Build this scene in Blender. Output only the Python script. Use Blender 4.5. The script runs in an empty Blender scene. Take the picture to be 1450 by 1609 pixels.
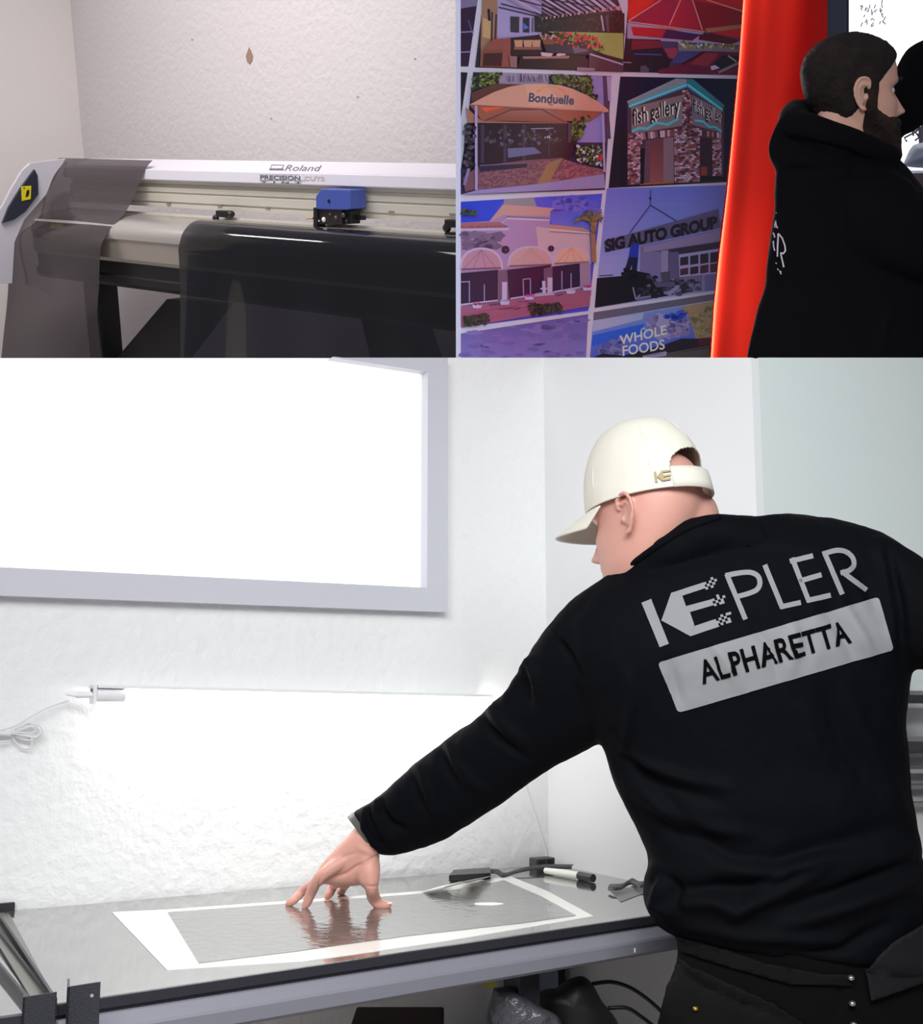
import bpy, bmesh, math, random
import numpy as np
from mathutils import Vector, Matrix, noise
from mathutils.bvhtree import BVHTree
random.seed(7); rng = np.random.default_rng(7)
scene = bpy.context.scene
COL = scene.collection

# ------------------------------------------------------------------ camera, world, lights
F = 1900.0; CX = 725.0; CY = 804.5; CAMZ = 1.30
PITCH = math.atan(280.5/F)
CAM = Vector((0, 0, CAMZ))
VF = Vector((0, math.cos(PITCH), math.sin(PITCH)))
VR = Vector((1, 0, 0)); VU = Vector((0, -math.sin(PITCH), math.cos(PITCH)))
cd = bpy.data.cameras.new('camera'); co = bpy.data.objects.new('camera', cd); COL.objects.link(co)
cd.sensor_fit = 'HORIZONTAL'; cd.sensor_width = 36; cd.lens = F/1450*36; cd.clip_start = .02; cd.clip_end = 100
co.location = CAM; co.rotation_euler = (math.pi/2+PITCH, 0, 0)
scene.camera = co
scene.view_settings.view_transform = 'Standard'; scene.view_settings.look = 'None'
scene.view_settings.gamma = 1; scene.view_settings.exposure = 0; scene.view_settings.use_curve_mapping = False

w = bpy.data.worlds.new('world'); scene.world = w; w.use_nodes = True
w.node_tree.nodes['Background'].inputs[0].default_value = (.86, .84, 1.0, 1)
w.node_tree.nodes['Background'].inputs[1].default_value = .20

def ray(x, y): return VF + VR*((x-CX)/F) + VU*((CY-y)/F)
def P(x, y, d): return CAM + ray(x, y)*d
def area(name, loc, aim, sx, sy, power, col=(1, 1, 1), spread=180):
    l = bpy.data.lights.new(name, 'AREA'); l.shape = 'RECTANGLE'; l.size = sx; l.size_y = sy
    l.energy = power; l.color = col; l.spread = math.radians(spread)
    o = bpy.data.objects.new(name, l); COL.objects.link(o); o.location = loc
    o.rotation_euler = (Vector(aim)-Vector(loc)).to_track_quat('-Z', 'Y').to_euler()
    return o
# area lights added above the work room, out of view, for bench and walls
area('added_overhead_light', (-.5, -.5, 2.75), (.1, 2.4, 1.05), 1.8, 1.0, 17.5, (1, 1, 1), 95)
area('added_overhead_light', (-.3, .7, 2.45), (-.25, .75, 0), 1.2, .6, 20, (1, 1, 1), 100)  # added to brighten the floor and bounce light under the bench
area('added_overhead_light', (.55, .2, 2.3), (.75, 2.5, 1.1), 1.0, .5, 12, (.93, 1, .98), 110)  # added to brighten the far right wall
# unseen area light added above the cutting plotter
area('added_plotter_light', P(-150, -950, 2.9), P(380, 380, 4.3), 1.6, .9, 27, (1, .955, .95), 110)

def lin(c):
    return tuple(((v/255)/12.92 if v/255 <= .04045 else ((v/255+.055)/1.055)**2.4) for v in c)

# ------------------------------------------------------------------ materials
def mat(name, rgb, rough=.6, metal=0, bump=0, bscale=60, vary=0, vscale=8, alpha=1, coat=0, spec=None, trans=0, bdist=.002, sheen=0, detail=4):
    m = bpy.data.materials.new(name); m.use_nodes = True
    nt = m.node_tree; b = nt.nodes['Principled BSDF']
    c = lin(rgb)
    b.inputs['Base Color'].default_value = (*c, 1)
    b.inputs['Roughness'].default_value = rough; b.inputs['Metallic'].default_value = metal
    if alpha < 1: b.inputs['Alpha'].default_value = alpha
    if coat: b.inputs['Coat Weight'].default_value = coat; b.inputs['Coat Roughness'].default_value = .04
    if spec is not None: b.inputs['Specular IOR Level'].default_value = spec
    if trans: b.inputs['Transmission Weight'].default_value = trans
    if sheen: b.inputs['Sheen Weight'].default_value = sheen; b.inputs['Sheen Roughness'].default_value = .4
    tc = nt.nodes.new('ShaderNodeTexCoord')
    if vary:
        n = nt.nodes.new('ShaderNodeTexNoise'); n.inputs['Scale'].default_value = vscale; n.inputs['Detail'].default_value = 5
        nt.links.new(tc.outputs['Object'], n.inputs['Vector'])
        r = nt.nodes.new('ShaderNodeValToRGB')
        r.color_ramp.elements[0].position = .35; r.color_ramp.elements[1].position = .65
        r.color_ramp.elements[0].color = (*[v*(1-vary) for v in c], 1)
        r.color_ramp.elements[1].color = (*[min(1, v*(1+vary)) for v in c], 1)
        nt.links.new(n.outputs['Fac'], r.inputs[0]); nt.links.new(r.outputs[0], b.inputs['Base Color'])
    if bump:
        n2 = nt.nodes.new('ShaderNodeTexNoise'); n2.inputs['Scale'].default_value = bscale; n2.inputs['Detail'].default_value = detail
        nt.links.new(tc.outputs['Object'], n2.inputs['Vector'])
        bp = nt.nodes.new('ShaderNodeBump'); bp.inputs['Strength'].default_value = bump; bp.inputs['Distance'].default_value = bdist
        nt.links.new(n2.outputs['Fac'], bp.inputs['Height']); nt.links.new(bp.outputs[0], b.inputs['Normal'])
    return m
def emis(name, rgb, s):
    m = bpy.data.materials.new(name); m.use_nodes = True; nt = m.node_tree; nt.nodes.clear()
    e = nt.nodes.new('ShaderNodeEmission'); e.inputs[0].default_value = (*rgb, 1); e.inputs[1].default_value = s
    o = nt.nodes.new('ShaderNodeOutputMaterial'); nt.links.new(e.outputs[0], o.inputs[0]); return m
def printmat(name, rough=.45, gain=1.0):
    m = bpy.data.materials.new(name); m.use_nodes = True; nt = m.node_tree; b = nt.nodes['Principled BSDF']
    a = nt.nodes.new('ShaderNodeVertexColor'); a.layer_name = 'Col'
    nt.links.new(a.outputs[0], b.inputs['Base Color']); b.inputs['Roughness'].default_value = rough
    return m
def film(name, tint, refl_rough=.06, dens=1.0, diffuse=None, ior=1.5):
    """thin window film: see-through tint under a glossy face"""
    m = bpy.data.materials.new(name); m.use_nodes = True; nt = m.node_tree; nt.nodes.clear()
    t = nt.nodes.new('ShaderNodeBsdfTransparent'); t.inputs[0].default_value = (*tint, 1)
    g = nt.nodes.new('ShaderNodeBsdfGlossy'); g.inputs['Roughness'].default_value = refl_rough
    fr = nt.nodes.new('ShaderNodeFresnel'); fr.inputs[0].default_value = ior
    mx = nt.nodes.new('ShaderNodeMixShader'); nt.links.new(fr.outputs[0], mx.inputs[0])
    last = t
    if diffuse:
        d = nt.nodes.new('ShaderNodeBsdfDiffuse'); d.inputs[0].default_value = (*diffuse[0], 1)
        m2 = nt.nodes.new('ShaderNodeMixShader'); m2.inputs[0].default_value = diffuse[1]
        nt.links.new(t.outputs[0], m2.inputs[1]); nt.links.new(d.outputs[0], m2.inputs[2]); last = m2
    nt.links.new(last.outputs[0], mx.inputs[1]); nt.links.new(g.outputs[0], mx.inputs[2])
    o = nt.nodes.new('ShaderNodeOutputMaterial'); nt.links.new(mx.outputs[0], o.inputs[0]); return m

# ------------------------------------------------------------------ mesh helpers (all points in world metres)
class MB:
    def __init__(s): s.v = []; s.f = []; s.c = []; s.col = None
    def add(s, vs, fs, col=None):
        n = len(s.v); s.v += [tuple(p) for p in vs]; s.f += [tuple(i+n for i in f) for f in fs]
        s.c += [col]*len(fs); return s
    def box(s, o, a, b, c):
        """corner o and three edge vectors"""
        o, a, b, c = map(Vector, (o, a, b, c))
        vs = [o, o+a, o+a+b, o+b, o+c, o+a+c, o+a+b+c, o+b+c]
        return s.add(vs, [(0,3,2,1),(4,5,6,7),(0,1,5,4),(1,2,6,5),(2,3,7,6),(3,0,4,7)])
    def cbox(s, c, h, R=None):
        """centre, half sizes, optional axes"""
        ax = R or (Vector((1,0,0)), Vector((0,1,0)), Vector((0,0,1)))
        a, b, d = [Vector(ax[i])*h[i] for i in range(3)]; c = Vector(c)
        return s.box(c-a-b-d, a*2, b*2, d*2)
    def prism(s, poly, ext):
        ext = Vector(ext); n = len(poly); p = [Vector(q) for q in poly]
        fs = [tuple(range(n))[::-1], tuple(range(n, 2*n))]+[(i, (i+1) % n, n+(i+1) % n, n+i) for i in range(n)]
        return s.add(p+[q+ext for q in p], fs)
    def tube(s, pts, rad, n=12, caps=True):
        pts = [Vector(p) for p in pts]; m = len(pts)
        if not hasattr(rad, '__len__'): rad = [rad]*m
        up = None; vs = []
        for i in range(m):
            t = (pts[min(i+1, m-1)]-pts[max(i-1, 0)]).normalized()
            if up is None: up = t.orthogonal().normalized()
            up = (up-t*up.dot(t)).normalized(); sd = t.cross(up)
            for k in range(n):
                a = 2*math.pi*k/n; vs.append(pts[i]+(up*math.cos(a)+sd*math.sin(a))*rad[i])
        fs = [(i*n+k, i*n+(k+1) % n, (i+1)*n+(k+1) % n, (i+1)*n+k) for i in range(m-1) for k in range(n)]
        if caps: fs += [tuple(range(n))[::-1], tuple((m-1)*n+k for k in range(n))]
        return s.add(vs, fs)
    def rings(s, rings, caps=True):
        n = len(rings[0]); vs = [p for r in rings for p in r]
        fs = [(i*n+k, i*n+(k+1) % n, (i+1)*n+(k+1) % n, (i+1)*n+k) for i in range(len(rings)-1) for k in range(n)]
        if caps: fs += [tuple(range(n))[::-1], tuple((len(rings)-1)*n+k for k in range(n))]
        return s.add(vs, fs)
    def grid(s, rows, closed=False, col=None):
        n = len(rows[0]); vs = [p for r in rows for p in r]
        return s.add(vs, [(i*n+k, i*n+k+1, (i+1)*n+k+1, (i+1)*n+k) for i in range(len(rows)-1) for k in range(n-1)], col)
    def ell(s, c, r, R=None, n=20):
        ax = R or (Vector((1,0,0)), Vector((0,1,0)), Vector((0,0,1))); c = Vector(c)
        rows = []
        for i in range(1, n):
            t = math.pi*i/n
            rows.append([c+Vector(ax[2])*(-math.cos(t)*r[2])+(Vector(ax[0])*math.cos(a)*r[0]+Vector(ax[1])*math.sin(a)*r[1])*math.sin(t) for a in [2*math.pi*k/(n*1) for k in range(n)]])
        return s.rings(rows)
def link(name, vs, fs, m, parent=None, smooth=False, cols=None, flat_angle=None):
    me = bpy.data.meshes.new(name)
    vs = np.array([tuple(v) for v in vs], dtype=float)
    if parent is not None: off = np.array(parent['_o'])
    else:
        off = np.array([vs[:,0].mean(), vs[:,1].mean(), vs[:,2].min()])
    me.from_pydata((vs-off).tolist(), [], [tuple(int(i) for i in f) for f in fs]); me.update()
    o = bpy.data.objects.new(name, me); COL.objects.link(o)
    if parent is not None:
        o.parent = parent; 
    else: o.location = off
    o['_o'] = tuple(float(q) for q in off)
    if m: me.materials.append(m)
    if cols:
        at = me.color_attributes.new('Col', 'FLOAT_COLOR', 'CORNER'); k = 0
        for p, c in zip(me.polygons, cols):
            for li in p.loop_indices: at.data[li].color = (*c, 1)
    if smooth is True:
        for p in me.polygons: p.use_smooth = True
    elif smooth:
        for p in me.polygons: p.use_smooth = True
        bm = bmesh.new(); bm.from_mesh(me); ang = math.radians(smooth)
        for e in bm.edges:
            if len(e.link_faces) == 2 and e.calc_face_angle(0) > ang: e.smooth = False
        bm.to_mesh(me); bm.free()
    return o
def build(mb, name, m, parent=None, smooth=False, bevel=0, solid=0):
    o = link(name, mb.v, mb.f, m, parent, smooth, mb.c if mb.c and mb.c[0] is not None else None)
    bm = bmesh.new(); bm.from_mesh(o.data)
    if not solid: 
        bmesh.ops.recalc_face_normals(bm, faces=bm.faces)
        bm.to_mesh(o.data)
    bm.free()
    if solid:
        md = o.modifiers.new('thick', 'SOLIDIFY'); md.thickness = solid; md.offset = 0
    if bevel:
        md = o.modifiers.new('bevel', 'BEVEL'); md.width = bevel; md.segments = 2; md.limit_method = 'ANGLE'
    return o
def tag(o, label=None, cat=None, group=None, kind=None):
    if label: o['label'] = label
    if cat: o['category'] = cat
    if group: o['group'] = group
    if kind: o['kind'] = kind
    return o
def thing(name, loc, label, cat, group=None):
    o = bpy.data.objects.new(name, None); COL.objects.link(o); o.location = loc; o.empty_display_size = .05
    o['_o'] = tuple(loc); return tag(o, label, cat, group)
def fuse(mb, voxel, smooth=4, fac=.5):
    """join overlapping closed shapes into one continuous skin -> verts, faces"""
    me = bpy.data.meshes.new('tmp'); me.from_pydata(mb.v, [], mb.f); me.update()
    bm = bmesh.new(); bm.from_mesh(me); bmesh.ops.recalc_face_normals(bm, faces=bm.faces); bm.to_mesh(me); bm.free()
    o = bpy.data.objects.new('tmp', me); COL.objects.link(o)
    r = o.modifiers.new('r', 'REMESH'); r.mode = 'VOXEL'; r.voxel_size = voxel; r.adaptivity = 0
    s = o.modifiers.new('s', 'SMOOTH'); s.factor = fac; s.iterations = smooth
    dg = bpy.context.evaluated_depsgraph_get(); e = o.evaluated_get(dg); em = e.to_mesh()
    n = len(em.vertices); v = np.empty(n*3); em.vertices.foreach_get('co', v); v = v.reshape(-1, 3)
    f = [tuple(p.vertices) for p in em.polygons]
    e.to_mesh_clear(); bpy.data.objects.remove(o); bpy.data.meshes.remove(me)
    return v, f
def normals(v, f):
    me = bpy.data.meshes.new('t'); me.from_pydata(v.tolist(), [], f); me.update()
    n = np.empty(len(v)*3); me.vertices.foreach_get('normal', n); bpy.data.meshes.remove(me); n = n.reshape(-1, 3)
    return n if ((v-v.mean(0))*n).sum() > 0 else -n
def topx(v):
    d = np.asarray(v)-np.array(CAM); z = d@np.array(VF); return np.stack([CX+F*(d@np.array(VR))/z, CY-F*(d@np.array(VU))/z], 1)
def fbm(v, scale, seed=0, octv=3):
    out = np.empty(len(v))
    for i, p in enumerate(v): out[i] = noise.fractal(Vector(p)*scale+Vector((seed*7.3, seed*3.1, 0)), 1.0, 2.0, octv)
    return out
def crease(v, n, lines):
    """folds in cloth: polyline, height, width (metres at the surface), on the side that faces the room"""
    px = topx(v); face = np.clip(-(n@np.array(VF))*1.6+.35, 0, 1); disp = np.zeros(len(v))
    for pts, amp, wd in lines:
        best = np.full(len(v), 1e9); tt = np.zeros(len(v)); L = 0; ns = len(pts)-1
        for i in range(ns):
            a = np.array(pts[i], float); b = np.array(pts[i+1], float); ab = b-a
            t = np.clip(((px-a)@ab)/(ab@ab), 0, 1); d = np.linalg.norm(px-(a+t[:, None]*ab), axis=1)
            m = d < best; best[m] = d[m]; tt[m] = (i+t[m])/ns
        disp += amp*np.exp(-(best/wd)**2)*np.sin(np.clip(tt*.9+.05, 0, 1)*math.pi)**.6
    return disp*face
def catm(pts, n=6):
    pts = [np.array(p, float) for p in pts]; out = []
    for i in range(len(pts)-1):
        p0 = pts[max(i-1, 0)]; p1 = pts[i]; p2 = pts[i+1]; p3 = pts[min(i+2, len(pts)-1)]
        for k in range(n):
            t = k/n; out.append(.5*((2*p1)+(-p0+p2)*t+(2*p0-5*p1+4*p2-p3)*t*t+(-p0+3*p1-3*p2+p3)*t**3))
    out.append(pts[-1]); return out
def body_rings(spec, n=28, sub=4, ex=2.3):
    """spec rows: (xa,ya, xb,yb, depth, half thickness): an elliptic section between two outline points"""
    rows = catm([list(r) for r in spec], sub); rings = []
    for xa, ya, xb, yb, d, th in rows:
        A = P(xa, ya, d); B = P(xb, yb, d); c = (A+B)/2; a = (B-A)/2; vd = (c-CAM).normalized()
        r = []
        for k in range(n):
            t = 2*math.pi*k/n; ct, st = math.cos(t), math.sin(t)
            r.append(c+a*(abs(ct)**(2/ex))*(1 if ct >= 0 else -1)+vd*th*(abs(st)**(2/ex))*(1 if st >= 0 else -1))
        rings.append(r)
    return rings
def glyphs(txt, size=1.0, bold=0, spacing=1.0, shear=0):
    """flat outline mesh of writing: 2-D verts and faces, baseline at 0"""
    cu = bpy.data.curves.new('t', 'FONT'); cu.body = txt; cu.size = size; cu.offset = bold; cu.space_character = spacing; cu.resolution_u = 4; cu.shear = shear
    o = bpy.data.objects.new('t', cu); COL.objects.link(o); dg = bpy.context.evaluated_depsgraph_get(); e = o.evaluated_get(dg); me = e.to_mesh()
    v = np.array([tuple(q.co)[:2] for q in me.vertices]); f = [tuple(p.vertices) for p in me.polygons]
    e.to_mesh_clear(); bpy.data.objects.remove(o); return v, f
def text_quad(txt, O, ex, ey, **k):
    """writing fitted so width spans ex and capital height spans ey (pixel vectors from O)"""
    v, f = glyphs(txt, **k); x0, x1 = v[:,0].min(), v[:,0].max(); cap, _ = glyphs('H'); ch = cap[:,1].max()
    O, ex, ey = map(lambda q: np.array(q, float), (O, ex, ey))
    return [tuple(O+ex*(p[0]-x0)/(x1-x0)+ey*p[1]/ch) for p in v], f
def stroke(pts, w_):
    """a pen stroke as one ribbon of quads"""
    p = [np.array(q, float) for q in pts]; L = []; R_ = []
    for i in range(len(p)):
        if i == 0: t = p[1]-p[0]; t /= np.linalg.norm(t); n = np.array([-t[1], t[0]]); k = 1
        elif i == len(p)-1: t = p[-1]-p[-2]; t /= np.linalg.norm(t); n = np.array([-t[1], t[0]]); k = 1
        else:
            a = p[i]-p[i-1]; b = p[i+1]-p[i]; a /= np.linalg.norm(a); b /= np.linalg.norm(b)
            n = np.array([-(a+b)[1], (a+b)[0]]); n /= max(1e-6, np.linalg.norm(n)); k = 1/max(.5, n@np.array([-a[1], a[0]]))
        L.append(tuple(p[i]+n*w_/2*k)); R_.append(tuple(p[i]-n*w_/2*k))
    m = len(p); return L+R_, [(i, i+1, m+i+1, m+i) for i in range(m-1)]
def decal(shapes, bvh, lift, step=6.0):
    """prints laid onto a cloth surface; shapes in picture units, cut into small facets so they follow the folds"""
    out = MB()
    for vs, fs in shapes:
        bm = bmesh.new(); bv = [bm.verts.new((p[0], p[1], 0)) for p in vs]
        for f in fs:
            try: bm.faces.new([bv[i] for i in f])
            except ValueError: pass
        xs = [p[0] for p in vs]; ys = [p[1] for p in vs]
        for ax, lo, hi in ((0, min(xs), max(xs)), (1, min(ys), max(ys))):
            q = math.floor(lo/step)*step+step
            while q < hi:
                cop = (q, 0, 0) if ax == 0 else (0, q, 0); no = (1, 0, 0) if ax == 0 else (0, 1, 0)
                bmesh.ops.bisect_plane(bm, geom=bm.verts[:]+bm.edges[:]+bm.faces[:], plane_co=cop, plane_no=no); q += step
        bm.verts.index_update(); pos = []
        for q in bm.verts:
            h = bvh.ray_cast(CAM, ray(q.co.x, q.co.y).normalized())
            pos.append(None if h[0] is None else h[0]+(h[1] if h[1].dot(VF) < 0 else -h[1])*lift)
        good = [f for f in bm.faces if all(pos[x.index] is not None for x in f.verts)]
        used = sorted({x.index for f in good for x in f.verts}); mp = {u: i for i, u in enumerate(used)}
        out.add([pos[u] for u in used], [tuple(mp[x.index] for x in f.verts) for f in good]); bm.free()
    return out
def sub_poly(pts): return [tuple(p) for p in pts], [tuple(range(len(pts)))]

# ------------------------------------------------------------------ setting of the work room
def onz(x, y, z): r = ray(x, y); return CAM+r*((z-CAMZ)/r.z)
TZ = .90
def hdir(x):
    r = ray(x, 1085); r.z = 0; return r.normalized()
U1 = hdir(4020)                                   # along the window wall
U2 = Vector((-U1.y, U1.x, 0))                     # away from the viewer, square to it
CORNER = onz(862, 1356, TZ); CORNER.z = 0
def onplane(x, y, p0, n):
    r = ray(x, y); return CAM+r*((Vector(p0)-CAM).dot(n)/r.dot(n))
def W1(x, y, off=0): return onplane(x, y, CORNER-U2*off, U2)
def W2(x, y, off=0): return onplane(x, y, CORNER-U1*off, U1)
K562 = (VF+VU*((CY-562)/F))                       # slope of the cut of the wall tops
NTOP = VR.cross(K562).normalized()
def ztop(p):                                       # height of the wall top over plan point p
    q = Vector((p[0], p[1], 0)); return CAMZ-(NTOP.x*q.x+NTOP.y*q.y)/NTOP.z
M_wall = mat('painted_textured_wall', (238, 238, 238), .55, bump=.7, bscale=42, bdist=.0065, detail=5)
M_wall_smooth = mat('painted_smooth_wall', (228, 229, 230), .6, bump=.08, bscale=30, bdist=.002)
M_wall_green = mat('painted_side_wall', (214, 221, 219), .6, bump=.08, bscale=30)
M_white = mat('white_paint', (240, 240, 243), .4)
def wall(name, a, b, thick, m, z0=0, lab=None):
    a = Vector((a.x, a.y, 0)); b = Vector((b.x, b.y, 0)); th = Vector(thick); mb = MB(); n = 24
    rows = []
    for i in range(n+1):
        p = a.lerp(b, i/n); q = p+th
        rows.append([Vector((p.x, p.y, z0)), Vector((p.x, p.y, ztop(p))), Vector((q.x, q.y, ztop(p))), Vector((q.x, q.y, z0))])
    mb.rings(rows); o = build(mb, name, m); return tag(o, kind='structure')
W1L = CORNER-U1*2.6
# window opening in wall W1 (plan distance along wall, heights)
pin = W1(661, 925); pit = W1(659, 588); pob = W1(693, 963)
s_in = (pin-CORNER).dot(U1); s_out = (pob-CORNER).dot(U1); z_in0 = pin.z; z_in1 = pit.z; z_out0 = pob.z
def w1p(s, z, off=0): q = CORNER+U1*s-U2*off; return Vector((q.x, q.y, z))
mbw = MB()
def wallpiece(s0, s1, z0, z1=None, n=16):
    rows = []
    for i in range(n+1):
        s = s0+(s1-s0)*i/n; a = w1p(s, 0); b = w1p(s, 0, -.12)
        zt = ztop(a) if z1 is None else z1
        rows.append([Vector((a.x, a.y, z0)), Vector((a.x, a.y, zt)), Vector((b.x, b.y, zt)), Vector((b.x, b.y, z0))])
    mbw.rings(rows)
wallpiece(s_in, .1, z_in0); wallpiece(-2.6, .1, 0, z_in0)
wa = build(mbw, 'wall_back', M_wall); tag(wa, kind='structure')
# second wall from the corner towards the viewer, then the wall turns away again
c1180 = W2(1180, 562)
wb = wall('wall_right', CORNER, Vector((c1180.x, c1180.y, 0)), U1*.02, M_wall_smooth)
# side wall
e3 = Vector((c1180.x, c1180.y, 0))+U1*1.5
wc = wall('wall_far_right', Vector((c1180.x, c1180.y, 0))+U1*.0205, e3, U2*.1, M_wall_green)
# floor
flo = MB(); flo.box((-3, -.5, -.05), (6, 0, 0), (0, 4.2, 0), (0, 0, .05))
M_floor = mat('pale_floor', (205, 196, 190), .45, vary=.06, vscale=3)
tag(build(flo, 'floor', M_floor), kind='structure')
bb = MB(); a = CORNER-U1*.012; bb.box((a.x, a.y, 0), -U2*1.2, U1*.012, (0, 0, .09)); tag(build(bb, 'baseboard_right', M_white, bevel=.002), kind='structure')
bb = MB(); a = CORNER-U2*.012; bb.box((a.x, a.y, 0), -U1*2.6, U2*.012, (0, 0, .09)); tag(build(bb, 'baseboard_back', M_white, bevel=.002), kind='structure')

# the framed frosted window
wn = MB(); fo = .03
M_frame = mat('window_frame_paint', (205, 205, 214), .4)
M_pane = emis('frosted_daylight_pane', (1, 1, 1), 1.5)
win = thing('window_1', w1p(s_in-.7, z_in0), None, None); win['kind'] = 'structure'
fr = MB()
def bar(s0, s1, z0, z1, o0, o1):
    a = w1p(s0, z0, o0); fr.box(a, U1*(s1-s0), -U2*(o1-o0), Vector((0, 0, z1-z0)))
zt_l = z_in1+.0
bar(-2.6, s_out, z_out0, z_in0, 0, fo)                       # lower rail
# right stile and top rail are cut off along the wall top
def slab(s0, s1, z0, o0, o1, n=10):
    rows = []
    for i in range(n+1):
        s = s0+(s1-s0)*i/n; a = w1p(s, 0, o0); b = w1p(s, 0, o1); zt = ztop(w1p(s, 0, o1))
        if zt < z0+.002: zt = z0+.002
        rows.append([Vector((a.x, a.y, z0)), Vector((a.x, a.y, zt)), Vector((b.x, b.y, zt)), Vector((b.x, b.y, z0))])
    fr.rings(rows)
slab(s_in, s_out, z_in0, 0, fo)
ds = 0
while ztop(w1p(s_in-ds, 0, fo)) > z_in1 and ds < .6: ds += .01
slab(s_in-ds, s_in, z_in1, 0, fo)
build(fr, 'window_frame', M_frame, win)
pn = MB(); n = 30; rows = []
for i in range(n+1):
    s = -2.6+(s_in+2.6)*i/n; a = w1p(s, 0, -.01); zt = min(z_in1+.01, ztop(a)-.001)
    rows.append([Vector((a.x, a.y, z_in0)), Vector((a.x, a.y, zt)), Vector((a.x, a.y, zt))+U2*.02, Vector((a.x, a.y, z_in0))+U2*.02])
pn.rings(rows); build(pn, 'frosted_pane', M_pane, win)

# ------------------------------------------------------------------ tube lamp
M_tube = emis('lit_tube', (1, .985, .95), 25)
M_lampw = mat('white_plastic', (236, 236, 238), .35)
t0 = W1(150, 1091, .055); t1 = W1(768, 1104, .055)
lamp = thing('wall_tube_lamp', t0, 'long lit white tube lamp fixed low on the wall above the bench', 'lamp')
td = (t1-t0).normalized(); tu = Vector((0, 0, 1)); tw = td.cross(tu).normalized()
m = MB(); m.tube([t0, t0+td*.055], .0135, 20); build(m, 'end_cap', M_lampw, lamp, smooth=40)
m = MB(); m.tube([t0+td*.055, t1], .012, 20); build(m, 'lit_tube', M_tube, lamp, smooth=40)
m = MB(); m.cbox((t0+t1)/2+tu*.015+U2*.018, ((t1-t0).length/2, .036, .003), (td, U2, tu)); build(m, 'mounting_channel', M_lampw, lamp, bevel=.001)  # channel made deep on purpose, keeps tube light off the wall above
m = MB(); m.cbox(t0-td*.004, (.003, .016, .018), (td, U2, tu)); m.tube([t0-td*.004, t0-td*.035-tu*.002], .006, 12); m.tube([t0-td*.035-tu*.002, t0-td*.055], [.0045, .003], 10); build(m, 'plug', M_lampw, lamp)
m = MB(); m.cbox(t0-td*.0075+tu*.006, (.001, .005, .005), (td, U2, tu)); build(m, 'clip', mat('clip_dark', (70, 70, 80), .5), lamp)
def w1c(pts, off=.012, n=8): return [W1(p[0], p[1], off) for p in catm(pts, n)]
M_cord = mat('white_cord', (222, 222, 224), .5)
m = MB()
m.tube(w1c([(108, 1101), (75, 1112), (45, 1128), (22, 1141), (-10, 1150)], .02), .0016, 8)
for off, loop in ((.016, [(18, 1149), (40, 1138), (60, 1139), (68, 1150), (60, 1160), (40, 1163), (18, 1153)]),
             (.02, [(18, 1151), (35, 1146), (50, 1142), (56, 1149), (40, 1152), (18, 1150)]),
             (.013, [(18, 1155), (30, 1153), (46, 1160), (50, 1170), (44, 1176), (32, 1174), (18, 1158)]),
             (.022, [(16, 1152), (38, 1156), (58, 1158), (62, 1147), (46, 1136), (24, 1146)])):
    m.tube(w1c(loop, off), .0017, 8)
m.tube(w1c([(-30, 1150), (0, 1152), (18, 1153)], .017), .0055, 10)
m.tube(w1c([(-30, 1163), (0, 1166), (16, 1164)], .015), .0017, 8)
tag(build(m, 'power_cord', M_cord, smooth=True), 'bundled white cord hanging left of the tube lamp', 'cord')
m = MB(); m.tube([W1(p[0], p[1], .008) for p in catm([(768, 1106), (790, 1150), (822, 1222), (845, 1290), (862, 1350)], 8)], .0015, 8)
tag(build(m, 'power_cord', M_cord, smooth=True), 'thin white cord running down the wall to the corner of the bench', 'cord')

# ------------------------------------------------------------------ work bench
M_top = bpy.data.materials.new('polished_bench_top'); M_top.use_nodes = True
nt = M_top.node_tree; b = nt.nodes['Principled BSDF']
b.inputs['Base Color'].default_value = (.42, .42, .41, 1); b.inputs['Metallic'].default_value = .92; b.inputs['Roughness'].default_value = .07
M_dark = mat('charcoal_powder_coat', (42, 42, 48), .42, bump=.25, bscale=900, bdist=.0006)
M_rail = mat('grey_powder_coat', (118, 118, 128), .5, bump=.4, bscale=700, bdist=.0006)
T = lambda x, y, z=TZ: onz(x, y, z)
BL = w1p(0, 0); 
tl = T(18, 1431); tr = T(862, 1358); fr_ = T(1062, 1433); fl = T(92, 1578)
sideR = T(1040, 1389)
bench = thing('work_bench', (tl+fr_)/2-Vector((0, 0, TZ)), 'long metal bench with a mirror-polished top along the textured wall', 'workbench')
m = MB(); m.prism([T(5, 1432), T(862, 1358), T(1090, 1399), T(1130, 1424), T(92, 1579)], (0, 0, -.012)); build(m, 'bench_top', M_top, bench)
# front lip and rail below it
fd = (T(1130, 1424)-T(92, 1579)).normalized(); fn = Vector((fd.y, -fd.x, 0))
A = T(88, 1579.5); L = (T(1130, 1424)-A).length
m = MB(); m.box(A-Vector((0, 0, .013))+fn*-.004, fd*L, fn*.008, Vector((0, 0, .0145))); build(m, 'front_lip', M_dark, bench, bevel=.001)
m = MB(); m.box(A-Vector((0, 0, .030))+fn*-.03, fd*L, fn*.030, Vector((0, 0, .018))); build(m, 'shadow_strip', M_dark, bench)  # dark strip standing in for the shade between lip and rail
m = MB()
prof = [(.0, -.018), (.010, -.018), (.028, -.030), (.030, -.034), (.03, -.052), (.022, -.058), (0, -.058)]
m.prism([A+fn*p+Vector((0, 0, q)) for p, q in prof], fd*L); build(m, 'front_rail', M_rail, bench)
M_slot = mat('bright_slot', (225, 225, 230), .4)
for fx in (.12, .8):
    q = A+fd*L*fx+fn*.0305; m = MB(); m.cbox(q-Vector((0, 0, .045)), (.0012, .0012, .0035), (fd, fn, Vector((0, 0, 1)))); build(m, 'rail_slot', M_slot, bench)
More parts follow.
